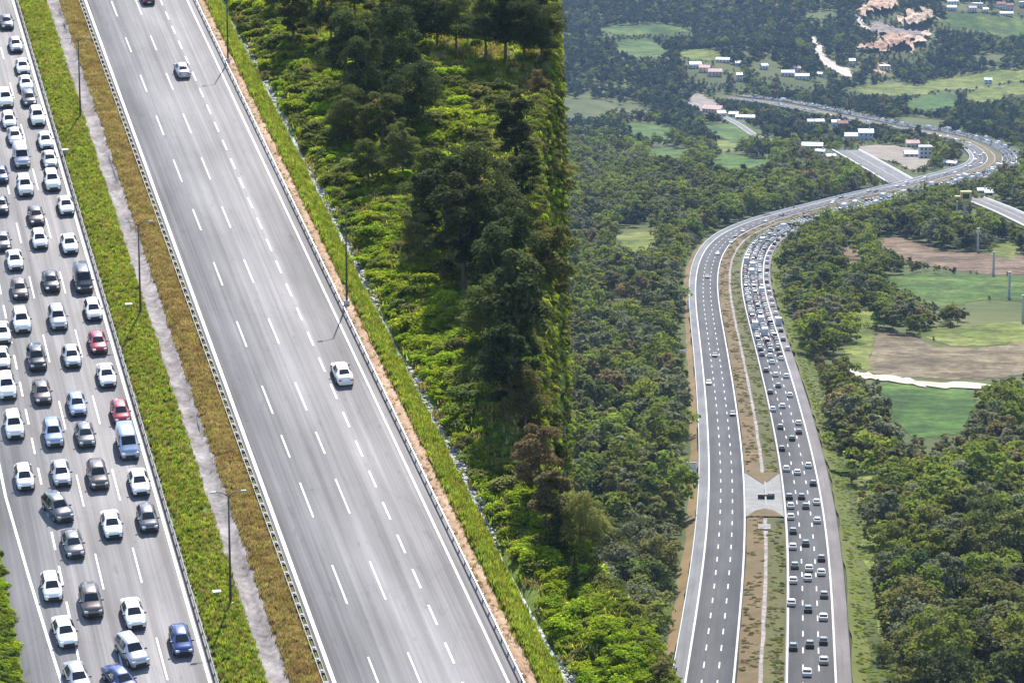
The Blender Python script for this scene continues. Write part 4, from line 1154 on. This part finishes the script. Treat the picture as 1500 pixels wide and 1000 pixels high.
# ------------------------------------------------------------------ vegetation
def leaf_quads(C, Nrm, size, rng, aspect=.75):
    """small leaf-clump faces at C facing roughly along Nrm"""
    n = len(C)
    nn = Nrm + rng.normal(0, .55, (n, 3)); nn /= np.linalg.norm(nn, axis=1)[:, None] + 1e-9
    a = np.cross(nn, rng.normal(0, 1, (n, 3))); a /= np.linalg.norm(a, axis=1)[:, None] + 1e-9
    b = np.cross(nn, a)
    s = (size * rng.uniform(.6, 1.3, n))[:, None]
    a = a * s * .5; b = b * s * .5 * aspect
    fold = nn * s * .12
    return np.stack([C - a * 1.0, C - b + fold, C + a * 1.0, C + b + fold], 1)
def crown_mesh(name, mat, w, h, lumps, per, size, seed, z0=.25, shape='round'):
    """foliage of many leaf clumps gathered into uneven boughs; w = half width, h = tree height"""
    rng = np.random.default_rng(seed)
    Q = []
    ch = h * (1 - z0)
    for k in range(lumps):
        if shape == 'round':
            th = rng.uniform(0, 2 * np.pi); ph = np.arccos(rng.uniform(-.85, 1)); rr = rng.uniform(.4, .95) if k else 0
            c = np.array([w * rr * np.sin(ph) * np.cos(th), w * rr * np.sin(ph) * np.sin(th), h * z0 + ch * (.5 + .5 * rr * np.cos(ph))])
            r = w * rng.uniform(.2, .44); fl = rng.uniform(.6, .95)
        elif shape == 'cone':
            t = (k + .5) / lumps; th = k * 2.4 + rng.uniform(-.5, .5)
            R = w * (1 - t) ** .8
            c = np.array([R * .55 * np.cos(th), R * .55 * np.sin(th), h * z0 + ch * t]); r = max(R * .62, .12 * w); fl = .55
        else:   # low spreading bush
            th = rng.uniform(0, 2 * np.pi); rr = rng.uniform(0, .75)
            c = np.array([w * rr * np.cos(th), w * rr * np.sin(th), h * rng.uniform(.25, .62) * (1 - .4 * rr)]); r = w * rng.uniform(.28, .45); fl = .8
        d = rng.normal(0, 1, (per, 3)); d /= np.linalg.norm(d, axis=1)[:, None]
        d[:, 2] = np.where(d[:, 2] < -.35, -d[:, 2], d[:, 2])
        rad = r * rng.uniform(.55, 1.08, per)[:, None]
        C = c + d * rad * np.array([1, 1, fl])
        Q.append(leaf_quads(C, d * .7 + np.array([0, 0, .75]), size, rng))
    me = quads_mesh(name, np.concatenate(Q)); me.materials.append(mat)
    return me
M['bark'] = plain('bark', (.085, .068, .052), .9, 0, .3, 2.0)
def trunk_mesh(name, h, r, w, seed, limbs=5):
    rng = random.Random(seed); b = MB()
    top = (rng.uniform(-.05, .05) * h, rng.uniform(-.05, .05) * h, h * .78)
    b.tube([(0, 0, -.6), (top[0] * .3, top[1] * .3, h * .3), top], [r * 1.25, r * .8, r * .2], 7)
    for k in range(limbs):
        a = k * 2 * math.pi / limbs + rng.uniform(-.4, .4); z = h * rng.uniform(.28, .5); e = w * rng.uniform(.5, .8)
        b.tube([(top[0] * .4, top[1] * .4, z), (math.cos(a) * e * .5, math.sin(a) * e * .5, z + h * .12), (math.cos(a) * e, math.sin(a) * e, z + h * .26)], [r * .45, r * .32, r * .1], 5)
    return b.mesh(name, [M['bark']])
LV = {
 'dark': leaf_mat('dark foliage', (.028, .042, .014), (.080, .102, .032), .32, .6),
 'deep': leaf_mat('deep green foliage', (.058, .074, .018), (.138, .165, .040), .38, .6),
 'mid': leaf_mat('mid green foliage', (.094, .124, .018), (.210, .250, .044), .46, .6),
 'bright': leaf_mat('bright green foliage', (.180, .265, .014), (.360, .450, .035), .62, .5, .5),
 'fresh': leaf_mat('fresh green foliage', (.115, .160, .018), (.240, .300, .046), .48, .5, .5),
 'olive': leaf_mat('olive foliage', (.100, .108, .028), (.215, .215, .066), .40, .6),
 'brown': leaf_mat('brownish young foliage', (.125, .100, .042), (.265, .205, .095), .38, .5),
 'grey': leaf_mat('grey green foliage', (.090, .102, .054), (.195, .210, .122), .36, .5),
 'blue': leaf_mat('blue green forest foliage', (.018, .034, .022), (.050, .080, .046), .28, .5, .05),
}
# --- prototypes (unit: metres); crowns share meshes between copies
NEARV = []
for k in range(6):
    w0 = (3.6, 4.4, 3.0, 5.0, 3.8, 2.6)[k]; h0 = (11, 12.5, 10, 13, 14, 9)[k]
    NEARV.append((crown_mesh('crown', LV['dark'], w0, h0, 40, 330, .30, 100 + k, .03), trunk_mesh('trunk', h0, .24, w0, 50 + k), w0, h0))
CONV = [(crown_mesh('crown', LV['dark'], 2.2, 11, 26, 260, .28, 140 + k, .08, 'cone'), trunk_mesh('trunk', 11, .2, 1.0, 70 + k, 2), 2.2, 11) for k in range(2)]
FARV = []
for k in range(8):
    w0 = (3.4, 4.2, 2.8, 4.8, 3.2, 3.9, 2.5, 5.2)[k]; h0 = (9, 10, 8.5, 10.5, 11, 8, 9, 9.5)[k]
    FARV.append((crown_mesh('crown', LV['mid'], w0, h0, 24, 90, .55, 200 + k, .1), trunk_mesh('trunk', h0, .2, w0, 80 + k, 3), w0, h0))
def put_tree(name, var, P, sc_, rz, leaf, label, cat, group, zs=1.0):
    root = bpy.data.objects.new(name, None); root.empty_display_size = .5
    root.location = P; root.rotation_euler = (0, 0, rz); root.scale = (sc_, sc_, sc_ * zs)
    COL.objects.link(root); tag(root, label, cat, group)
    t = bpy.data.objects.new('trunk', var[1]); link(t, root)
    c = bpy.data.objects.new('crown', var[0]); link(c, root)
    c.material_slots[0].link = 'OBJECT'; c.material_slots[0].material = LV[leaf]
    return root
def hdown(P, fn):
    return (P[0], P[1], float(fn(P[0], P[1])) - .15)

# --- near hillside: dark trees, picture position of the trunk foot, height in metres, leaf
NT = [(398, 20, 7, 'dark'), (430, 60, 8, 'deep'), (455, 28, 9, 'dark'), (485, 75, 9, 'dark'), (520, 30, 9, 'deep'), (505, 140, 11, 'dark'), (540, 180, 11, 'dark'), (575, 150, 12, 'dark'), (600, 205, 11, 'dark'), (560, 230, 10, 'deep'),
      (620, 180, 8, 'deep'), (590, 265, 8, 'olive'), (545, 105, 10, 'dark'), (510, 215, 8, 'deep'), (540, 275, 7, 'deep'),
      (625, 330, 9, 'deep'), (655, 370, 13, 'dark'), (700, 360, 14, 'dark'), (680, 425, 13, 'dark'), (725, 420, 12, 'dark'), (610, 375, 6, 'olive'),
      (735, 490, 13, 'dark'), (755, 550, 13, 'dark'), (718, 520, 10, 'deep'), (745, 615, 11, 'dark'),
      (575, 62, 9, 'dark'), (605, 70, 9, 'dark'), (640, 68, 9, 'dark'), (668, 72, 8, 'dark'), (600, 20, 9, 'deep'), (640, 15, 8, 'olive'),
      (712, 85, 10, 'dark'), (740, 88, 10, 'dark'), (768, 90, 10, 'dark'), (794, 90, 9, 'dark'), (735, 40, 9, 'deep'), (780, 35, 9, 'dark'),
      (755, 240, 9, 'dark'), (768, 310, 8, 'dark'), (742, 290, 6, 'olive'), (770, 640, 8, 'olive'), (790, 735, 8, 'brown'), (815, 790, 8, 'brown'), (850, 815, 7, 'olive')]
NT = [t for t in NT if near_hit(t[0], t[1])[0] < float(edge_x(near_hit(t[0], t[1])[1])) + 3]
rr = random.Random(5)
def zone_of(y):
    return 'by the top edge' if y < 110 else ('beside the creek bend' if y < 290 else ('in the tall middle clump' if y < 640 else 'left of the far motorway'))
LK = {'dark': 'very dark', 'deep': 'deep green', 'olive': 'olive', 'brown': 'brownish'}
zc = {}
for (x, y, ht, lf) in sorted(NT):
    P = near_hit(x, y); v = NEARV[rr.randrange(6)]
    zone = zone_of(y); kk = (zone, lf); zc[kk] = zc.get(kk, 0) + 1
    put_tree('broadleaf_tree', v, hdown(P, hN), ht / v[3], rr.uniform(0, 6.28), lf, '%s hillside tree %s, %s of its colour from the left' % (LK[lf], zone, NTH(zc[kk])), 'tree', 'near hillside trees %s' % zone, rr.uniform(.9, 1.15))
for i, (x, y, ht) in enumerate([(816, 815, 5.5), (842, 870, 4.5)]):
    P = near_hit(x, y); v = CONV[i]
    put_tree('conifer_tree', v, hdown(P, hN), ht / v[3], rr.uniform(0, 6.28), 'dark', 'small dark pointed conifer among bright bushes, %s' % ('the taller', 'the lower')[i], 'tree', 'small conifers on the near hillside')
# trees clinging to the steep drop between the hillside and the valley
cl = 0
for k in range(17):
    Y = 262 + 13.0 * k + rr.uniform(-5, 5)
    X = float(edge_x(Y)) + rr.uniform(-1.2, .6)
    v = NEARV[rr.randrange(6)]; ht = (rr.uniform(7, 11) if k % 2 == 1 else rr.uniform(2.5, 5.0)) * (.6 if Y < 300 else 1)
    if k % 2 == 1: X = float(edge_x(Y)) + rr.uniform(.3, 1.5)
    lf = rr.choice(['deep', 'mid', 'olive', 'olive', 'brown'])
    put_tree('broadleaf_tree', v, (X, Y, float(hN(X, Y)) - .3), ht / v[3], rr.uniform(0, 6.28), lf, '%s tree on the rim of the near hill, %s from the bottom' % ({'deep': 'deep green', 'mid': 'mid green', 'olive': 'olive', 'brown': 'brownish'}[lf], NTH(k + 1)), 'tree', 'trees on the rim of the near hill', rr.uniform(.8, 1.0))

# --- geometry-node scatter for what nobody could count
def proto_collection(name, meshes):
    c = bpy.data.collections.new(name)
    for i, me in enumerate(meshes):
        o = bpy.data.objects.new('%s_%02d' % (name, i), me); c.objects.link(o)
    return c
def scatter(name, P, rot, scl, idx, coll, label, cat):
    me = bpy.data.meshes.new(name)
    P = np.asarray(P, np.float32); n = len(P)
    me.vertices.add(n); me.vertices.foreach_set('co', P.ravel())
    a = me.attributes.new('rot', 'FLOAT_VECTOR', 'POINT'); a.data.foreach_set('vector', np.asarray(rot, np.float32).ravel())
    a = me.attributes.new('scl', 'FLOAT_VECTOR', 'POINT'); a.data.foreach_set('vector', np.asarray(scl, np.float32).ravel())
    a = me.attributes.new('idx', 'INT', 'POINT'); a.data.foreach_set('value', np.asarray(idx, np.int32))
    o = bpy.data.objects.new(name, me); COL.objects.link(o); tag(o, label, cat, None, 'stuff')
    ng = bpy.data.node_groups.new(name, 'GeometryNodeTree')
    ng.interface.new_socket('Geometry', in_out='INPUT', socket_type='NodeSocketGeometry')
    ng.interface.new_socket('Geometry', in_out='OUTPUT', socket_type='NodeSocketGeometry')
    gi = ng.nodes.new('NodeGroupInput'); go = ng.nodes.new('NodeGroupOutput')
    m2p = ng.nodes.new('GeometryNodeMeshToPoints')
    ip = ng.nodes.new('GeometryNodeInstanceOnPoints')
    ci = ng.nodes.new('GeometryNodeCollectionInfo'); ci.inputs['Collection'].default_value = coll
    ci.inputs['Separate Children'].default_value = True; ci.inputs['Reset Children'].default_value = True
    def attr(nm, t):
        k = ng.nodes.new('GeometryNodeInputNamedAttribute'); k.data_type = t; k.inputs['Name'].default_value = nm; return k.outputs['Attribute']
    ng.links.new(gi.outputs[0], m2p.inputs['Mesh']); ng.links.new(m2p.outputs[0], ip.inputs['Points'])
    ng.links.new(ci.outputs[0], ip.inputs['Instance']); ip.inputs['Pick Instance'].default_value = True
    ng.links.new(attr('idx', 'INT'), ip.inputs['Instance Index'])
    e2r = ng.nodes.new('FunctionNodeEulerToRotation'); ng.links.new(attr('rot', 'FLOAT_VECTOR'), e2r.inputs[0]); ng.links.new(e2r.outputs[0], ip.inputs['Rotation'])
    ng.links.new(attr('scl', 'FLOAT_VECTOR'), ip.inputs['Scale'])
    ng.links.new(ip.outputs[0], go.inputs[0])
    md = o.modifiers.new('scatter', 'NODES'); md.node_group = ng
    return o
def rz(n): 
    r = np.zeros((n, 3)); r[:, 2] = RNG.uniform(0, 6.283, n); r[:, 0] = RNG.uniform(-.12, .12, n); r[:, 1] = RNG.uniform(-.12, .12, n); return r

# bushes of the near hillside
bush = []
for k in range(3): bush.append(crown_mesh('bush', LV['bright'], 1.0, 1.1, 11, 95, .15, 300 + k, 0, 'bush'))
for k in range(2): bush.append(crown_mesh('bush', LV['mid'], 1.0, 1.3, 11, 95, .16, 310 + k, 0, 'bush'))
for k in range(2): bush.append(crown_mesh('bush', LV['deep'], 1.0, 1.4, 11, 95, .16, 320 + k, 0, 'bush'))
bush.append(crown_mesh('bush', LV['olive'], 1.0, 1.2, 11, 95, .16, 330, 0, 'bush'))
for k in range(2): bush.append(crown_mesh('bush', LV[('brown', 'grey')[k]], 1.0, 1.0, 10, 80, .18, 340 + k, 0, 'bush'))
BC = proto_collection('bush', bush)
n = 24000
u = RNG.uniform(U(868), 90, n); v = RNG.uniform(v_of(1080), v_of(-120), n)
X = P0[0] + RD[0] * u + HD[0] * v; Y = P0[1] + RD[1] * u + HD[1] * v
e = edge_x(Y)
nz = vnoise(X / 9, Y / 9, 51) * .6 + vnoise(X / 24, Y / 24, 52) * .5
rim = sstep(-11, -3, X - e) * sstep(20, 70, v)
k = (X < e + 1.0) & (nz + .3 * (u < U(1000)) > .36 + .22 * rim)
X, Y, u, nz, v, rim = X[k], Y[k], u[k], nz[k], v[k], rim[k]
upper = sstep(60, 170, v)                    # the slope is less lush towards the top
pick = RNG.random(len(X)); idx = np.where(pick < .86 - .36 * upper, RNG.integers(0, 3, len(X)), np.where(pick < .93 - .15 * upper, RNG.integers(3, 5, len(X)), np.where(pick < .95, RNG.integers(5, 7, len(X)), 7)))
idx = np.where(RNG.random(len(X)) < rim * .75, RNG.choice([7, 7, 3, 5], len(X)), idx)
s = RNG.uniform(.6, 1.6, len(X)) * (1 + .6 * (RNG.random(len(X)) < .12)) * (1 - .35 * rim)
scatter('bushes', np.stack([X, Y, hN(X, Y) - .1], 1), rz(len(X)), np.stack([s, s, s * RNG.uniform(.45, .85, len(X))], 1), idx, BC, 'bright green bushes covering the near hillside right of the creek', 'bushes')
# scrub on the steep drop
n = 12000
Y = RNG.uniform(255, 520, n); X = edge_x(Y) + RNG.uniform(-.9, 3.8, n)
z = hN(X, Y); k = z > hF(X, Y) + 1
X, Y, z = X[k], Y[k], z[k]; s = RNG.uniform(.45, 1.3, len(X))
scatter('bushes', np.stack([X, Y, z - .4], 1), rz(len(X)), np.stack([s, s, s * RNG.uniform(.8, 1.3, len(X))], 1), RNG.choice([3, 4, 7, 7, 0, 1, 5], len(X)), BC, 'scrub covering the steep drop between the near hill and the valley', 'bushes')
n = 22000
u = RNG.uniform(U(858), 85, n); v = RNG.uniform(v_of(1000), v_of(-100), n)
X = P0[0] + RD[0] * u + HD[0] * v; Y = P0[1] + RD[1] * u + HD[1] * v
k = X < edge_x(Y) + 1.3; X, Y = X[k], Y[k]; s = RNG.uniform(1.2, 2.6, len(X))
MEADOW = (X, Y, s)
# bushes left of the jammed carriageway
n = 2600
u = RNG.uniform(U(-160), U(30), n); v = RNG.uniform(v_of(1080), v_of(560), n)
X = P0[0] + RD[0] * u + HD[0] * v; Y = P0[1] + RD[1] * u + HD[1] * v
s = RNG.uniform(.4, 1.0, n)
LEFTG = (X, Y)
scatter('bushes', np.stack([X, Y, hN(X, Y) - .1], 1), rz(n), np.stack([s, s, s * .8], 1), RNG.choice([0, 1, 2, 3, 4], n), BC, 'low green bushes in the bottom left corner beside the shoulder', 'bushes')

# grass tufts
def tuft(name, mat, seed, h=.3, r=.22, blades=34):
    rng = np.random.default_rng(seed); Q = []
    for _ in range(blades):
        a = rng.uniform(0, 6.283); d = np.array([math.cos(a), math.sin(a), 0]); p = rng.normal(0, r * .5, 3); p[2] = 0
        sd = np.array([-d[1], d[0], 0]) * rng.uniform(.02, .045); t = p + d * rng.uniform(.02, .2) + np.array([0, 0, h * rng.uniform(.5, 1.2)])
        Q.append([p - sd, p + sd, t + sd * .2, t - sd * .2])
    me = quads_mesh(name, np.array(Q)); me.materials.append(mat); return me
LV['grass'] = leaf_mat('grass blades', (.140, .195, .022), (.290, .345, .060), .6, .9, .6)
LV['straw'] = leaf_mat('dry grass blades', (.28, .175, .085), (.50, .37, .19), .35, .5, .5)
LV['straw2'] = leaf_mat('olive dry blades', (.24, .20, .07), (.46, .39, .14), .35, .5, .5)
GC = proto_collection('grass_tuft', [tuft('grass_tuft', LV['grass'], 1), tuft('grass_tuft', LV['grass'], 2, .4), tuft('grass_tuft', LV['straw'], 3, .42, .26), tuft('grass_tuft', LV['straw2'], 4, .38, .26), tuft('grass_tuft', LV['straw'], 5, .3, .2)])
def strip_scatter(name, xb0, xb1, n, idxs, prof, label, smin=.6, smax=1.3, fn=None):
    xb = RNG.uniform(xb0, xb1, n); u = U(xb) if np.isscalar(xb) else (xb - 490) * U(590) / 100.0
    v = RNG.uniform(v_of(1090), v_of(-60), n)
    X = P0[0] + RD[0] * u + HD[0] * v; Y = P0[1] + RD[1] * u + HD[1] * v
    z = fn(X, Y) - .03 if fn else plane_l(Y) + np.interp(xb, [p[0] for p in prof], [p[1] for p in prof]) - .05
    s = RNG.uniform(smin, smax, n)
    scatter(name, np.stack([X, Y, z], 1), rz(n), np.stack([s, s, s], 1), RNG.choice(idxs, n), GC, label, 'grass')
X, Y, s = MEADOW
scatter('meadow_grass', np.stack([X, Y, hN(X, Y) - .05], 1), rz(len(X)), np.stack([s * 1.4, s * 1.4, s * .7], 1), RNG.choice([0, 1, 0, 1, 3, 3], len(X)), GC, 'tall olive grass between the bushes of the near hillside', 'grass')
strip_scatter('grass', 325, 389, 13000, [0, 1, 0, 1, 3], [(328, .1), (342, .28), (362, .42), (378, .42), (388, .3)], 'green grass on the median beside the jammed lanes')
strip_scatter('grass', 425, 470, 11000, [2, 3, 4], [(427, .3), (438, .48), (455, .5), (468, .3), (472, .1)], 'dry straw coloured grass on the median beside the empty carriageway', .7, 1.4)
strip_scatter('grass', 792, 838, 15000, [0, 1, 0, 1, 1, 4], None, 'bright green grass on the bank above the creek', .9, 2.1, hN)
strip_scatter('grass', 770, 800, 900, [2, 4, 3, 0], None, 'sparse dry grass on the soil edge', .4, .9, hN)

# --- creek: stones and water between bank and bushes
M['stone'] = ground_mat('pale creek stone', [(.22, .22, .21), (.42, .41, .39), (.60, .59, .57)], .6, 4.0)
def water_mat():
    m, nt, b, o = mat_base('shallow creek water')
    n = noise(nt, objvec(nt), 1.6, 4, .6)
    nt.links.new(ramp(nt, n, [(.35, (.16, .20, .21)), (.65, (.42, .47, .49))]), b.inputs['Base Color'])
    b.inputs['Roughness'].default_value = .12; bump(nt, b, n, .3, .05); return m
M['water'] = water_mat()
import bmesh
def stone(seed):
    bm = bmesh.new(); bmesh.ops.create_icosphere(bm, subdivisions=1, radius=1)
    r = random.Random(seed)
    for v_ in bm.verts: v_.co *= r.uniform(.7, 1.15); v_.co.z *= .6
    me = bpy.data.meshes.new('stone'); bm.to_mesh(me); bm.free(); me.materials.append(M['stone']); return me
SC = proto_collection('creek_stone', [stone(k) for k in range(5)])
n = 5200
v = RNG.uniform(v_of(1080), v_of(60), n)
uc = U(845) + (vnoise(v / 23, 0 * v, 3) - .5) * .7
u = uc + RNG.normal(0, .5, n)
k = vnoise(v / 7, 0 * v, 61) > .28
u, v = u[k], v[k]
X = P0[0] + RD[0] * u + HD[0] * v; Y = P0[1] + RD[1] * u + HD[1] * v
s = RNG.uniform(.08, .40, len(X))
scatter('creek_stones', np.stack([X, Y, hN(X, Y) + .02], 1), rz(len(X)), np.stack([s, s, s], 1), RNG.integers(0, 5, len(X)), SC, 'pale stones lining the narrow creek bed', 'stones')
vv = np.arange(v_of(1100), v_of(20), 1.0); uu = U(845) + (vnoise(vv / 23, 0 * vv, 3) - .5) * .7
UU = uu[:, None] + np.array([-.42, .42])[None] * (.55 + vnoise(vv / 5, 0 * vv, 71))[:, None]; VV = np.repeat(vv[:, None], 2, 1)
XX = P0[0] + RD[0] * UU + HD[0] * VV; YY = P0[1] + RD[1] * UU + HD[1] * VV
qx = P0[0] + RD[0] * uu + HD[0] * vv; qy = P0[1] + RD[1] * uu + HD[1] * vv
tag(mesh_obj('creek_water', grid_mesh('creek_water', XX, YY, np.repeat((hN(qx, qy) + .14)[:, None], 2, 1)), M['water']), kind='structure')

# --- valley woods
def far_mask(X, Y, margin=0.0):
    ok = np.ones(len(X), bool)
    d = np.full(len(X), 1e9)
    for i in range(0, len(FQ)):
        d = np.minimum(d, (X - FQ[i, 0]) ** 2 + (Y - FQ[i, 1]) ** 2)
    ok &= d > (26.5 + margin) ** 2
    for W in CLEAR:
        A = np.array(W); lo = A.min(0); hi = A.max(0)
        k = np.where(ok & (X > lo[0]) & (X < hi[0]) & (Y > lo[1]) & (Y < hi[1]))[0]
        if len(k): ok[k[in_poly(X[k], Y[k], W)]] = False
    return ok
def px_of(X, Y, Z):
    d = np.stack([X, Y, Z - CAMZ], -1)
    f = d @ FW
    return 750 + F * (d @ RT) / f, 500 - F * (d @ UP) / f
n = 90000
Y = (RNG.uniform(600 ** 1.55, 4300 ** 1.55, n)) ** (1 / 1.55)
X = RNG.uniform(-.02, .195, n) * Y + RNG.uniform(-20, 20, n)
ok = far_mask(X, Y)
X, Y = X[ok], Y[ok]
cap = np.full(len(X), 9.0)
for dy in range(4, 130, 7):
    hit = ~far_mask(X * (1 + dy / Y), Y + dy, -5.0)
    cap = np.where(hit, np.minimum(cap, (1.2 + dy * (.16 if dy < 30 else .105)) / 10.0), cap)
ok = (cap > .26) | (RNG.random(len(X)) < .02)
cap = np.maximum(cap, .3)[ok]
X, Y = X[ok], Y[ok]
dens = vnoise(X / 55, Y / 75, 81) * .6 + vnoise(X / 170, Y / 210, 82) * .5
thr = .30 + 0 * X
thr = np.where((X / Y < .046) & (Y > 1250) & (Y < 3200), .36 + .55 * RNG.random(len(X)), thr)
for W in SPARSE: thr = np.where(in_poly(X, Y, W), .30 + .9 * RNG.random(len(X)), thr)
ok = dens > thr
X, Y, dens, cap = X[ok], Y[ok], dens[ok], cap[ok]
# keep crowns from piling up: one tree per cell
cell = np.where(Y < 1500, 7.2, np.where(Y < 2400, 6.6, 7.6))
key = (np.floor(X / cell).astype(np.int64) * 100003 + np.floor(Y / cell).astype(np.int64))
_, uq = np.unique(key, return_index=True)
X, Y, dens, cap = X[uq], Y[uq], dens[uq], cap[uq]
Z = hF(X, Y)
kinds = ['deep', 'mid', 'olive', 'grey', 'brown', 'fresh', 'dark']
reg = vnoise(X / 120, Y / 160, 91); pk = RNG.random(len(X)) * .55 + reg * .45
kind = np.where(pk < .20, 6, np.where(pk < .33, 0, np.where(pk < .45, 1, np.where(pk < .58, 2, np.where(pk < .69, 3, np.where(pk < .74, 5, 4))))))
kind = np.where((kind == 4) & (RNG.random(len(X)) < .45), 2, kind)
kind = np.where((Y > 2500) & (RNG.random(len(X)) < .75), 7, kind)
scl = np.minimum(RNG.uniform(.55, 1.5, len(X)) * np.where(Y > 2400, .95, 1.25), cap)
ax, ay = px_of(X, Y, Z)
vis = (ax > 815) & (ax < 1520) & (ay > 0) & (ay < 1060)
order = np.argsort(np.where(vis, Y, 1e9))[:200]
ind = np.zeros(len(X), bool); ind[order] = True
NAMES = {0: 'deep green', 1: 'mid green', 2: 'olive', 3: 'grey green', 4: 'brownish', 5: 'bright green', 6: 'very dark', 7: 'deep green'}
kinds.append('blue')
fz = {}
for i in order:
    v = FARV[rr.randrange(8)]
    left = X[i] < np.interp(Y[i], FQ[:120, 1], FQ[:120, 0])
    where = 'in the wood left of the far motorway' if left else 'in the wood right of the far motorway'
    fk = (NAMES[int(kind[i])], where); fz[fk] = fz.get(fk, 0) + 1
    put_tree('broadleaf_tree', v, (X[i], Y[i], Z[i] - .1), float(scl[i]), rr.uniform(0, 6.28), kinds[kind[i]], '%s tree %s, %s of its colour from below' % (NAMES[int(kind[i])], where.replace('in the wood ', ''), NTH(fz[fk])), 'tree', '%s trees %s' % (NAMES[int(kind[i])], where), rr.uniform(.85, 1.1))
FC = []
for kd in kinds:
    for k in range(3):
        j = (k * 3 + len(FC)) % 8
        w0 = (3.4, 4.2, 2.8, 4.8, 3.2, 3.9, 2.5, 5.2)[j]; h0 = (9, 10, 8.5, 10.5, 11, 8, 9, 9.5)[j]
        FC.append(crown_mesh('crown', LV[kd], w0, h0, 15, 50, .85, 400 + len(FC), .05))
WC = proto_collection('wood_tree', FC)
r = ~ind
idx = kind[r] * 3 + RNG.integers(0, 3, r.sum())
s = scl[r]
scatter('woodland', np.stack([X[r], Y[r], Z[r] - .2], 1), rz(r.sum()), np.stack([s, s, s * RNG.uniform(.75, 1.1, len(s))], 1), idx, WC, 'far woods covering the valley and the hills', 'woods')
print('trees', len(X), r.sum())

n = 900
sv = RNG.uniform(40, 1150, n); of = np.where(RNG.random(n) < .7, RNG.uniform(27, 32, n), -RNG.uniform(23, 27, n))
ii = np.interp(sv, FS, np.arange(len(FS))); qx = np.interp(ii, np.arange(len(FS)), FQ[:, 0]) + of * np.interp(ii, np.arange(len(FS)), FR[:, 0]); qy = np.interp(ii, np.arange(len(FS)), FQ[:, 1]) + of * np.interp(ii, np.arange(len(FS)), FR[:, 1])
k = (vnoise(sv / 35, of * 0, 95) > .38) & (qy > 600)
qx, qy, of = qx[k], qy[k], of[k]; s = RNG.uniform(.18, .42, len(qx))
scatter('verge_shrubs', np.stack([qx, qy, hF(qx, qy) - .1], 1), rz(len(qx)), np.stack([s, s, s], 1), np.where(of > 0, RNG.choice([12, 13, 14, 6, 7, 9], len(qx)), RNG.choice([3, 4, 5, 6, 7], len(qx))), WC, 'low brownish shrubs along the verges of the far motorway', 'shrubs')

n = 5200
sv = RNG.uniform(20, 1500, n); of = RNG.uniform(-4.7, 4.7, n)
k = ((sv < SO0 - 4) | (sv > SO1 + 14)) & (abs(of) > .8) & (vnoise(sv / 9, of / 2, 96) > .42)
sv, of = sv[k], of[k]
ii = np.interp(sv, FS, np.arange(len(FS))); cx = np.interp(ii, np.arange(len(FS)), FQ[:, 0]); cy = np.interp(ii, np.arange(len(FS)), FQ[:, 1])
qx = cx + of * np.interp(ii, np.arange(len(FS)), FR[:, 0]); qy = cy + of * np.interp(ii, np.arange(len(FS)), FR[:, 1])
s = RNG.uniform(.35, .95, len(qx)); ix = np.where(of < 0, RNG.choice([8, 8, 7, 9], len(qx)), RNG.choice([7, 3, 4, 9, 8], len(qx)))
scatter('median_growth', np.stack([qx, qy, hF(cx, cy) + RH], 1), rz(len(qx)), np.stack([s, s, s * .5], 1), ix, BC, 'rough low growth on the far median', 'grass')

n = 5000
sv = RNG.uniform(20, 1300, n); of = RNG.uniform(21, 30, n)
ii = np.interp(sv, FS, np.arange(len(FS))); cx = np.interp(ii, np.arange(len(FS)), FQ[:, 0]); cy = np.interp(ii, np.arange(len(FS)), FQ[:, 1])
qx = cx + of * np.interp(ii, np.arange(len(FS)), FR[:, 0]); qy = cy + of * np.interp(ii, np.arange(len(FS)), FR[:, 1])
zz = np.maximum(hF(qx, qy), hF(cx, cy) + np.interp(of, [20.2, 23.5, 28], [RH - .3, .3, -.9]))
s = RNG.uniform(.3, .9, n)
scatter('verge_growth', np.stack([qx, qy, zz - .05], 1), rz(n), np.stack([s, s, s * .4], 1), RNG.choice([0, 1, 2, 3, 4, 7, 7], n), BC, 'rough grass and weeds on the right verge of the far motorway', 'grass')

# ------------------------------------------------------------------ haze
Mh = bpy.data.materials.new('haze'); Mh.use_nodes = True
nt = Mh.node_tree; nt.nodes.clear()
o_ = nt.nodes.new('ShaderNodeOutputMaterial'); pv = nt.nodes.new('ShaderNodeVolumePrincipled')
pv.inputs['Color'].default_value = (.46, .66, 1.0, 1); pv.inputs['Density'].default_value = .00003; pv.inputs['Anisotropy'].default_value = 0.0
nt.links.new(pv.outputs[0], o_.inputs['Volume'])
b = MB(); b.box((600, 4800, 150), (7200, 13600, 640)); hz = b.build('haze', Mh); tag(hz, 'thin pale haze over the whole valley', 'haze', None, 'stuff')
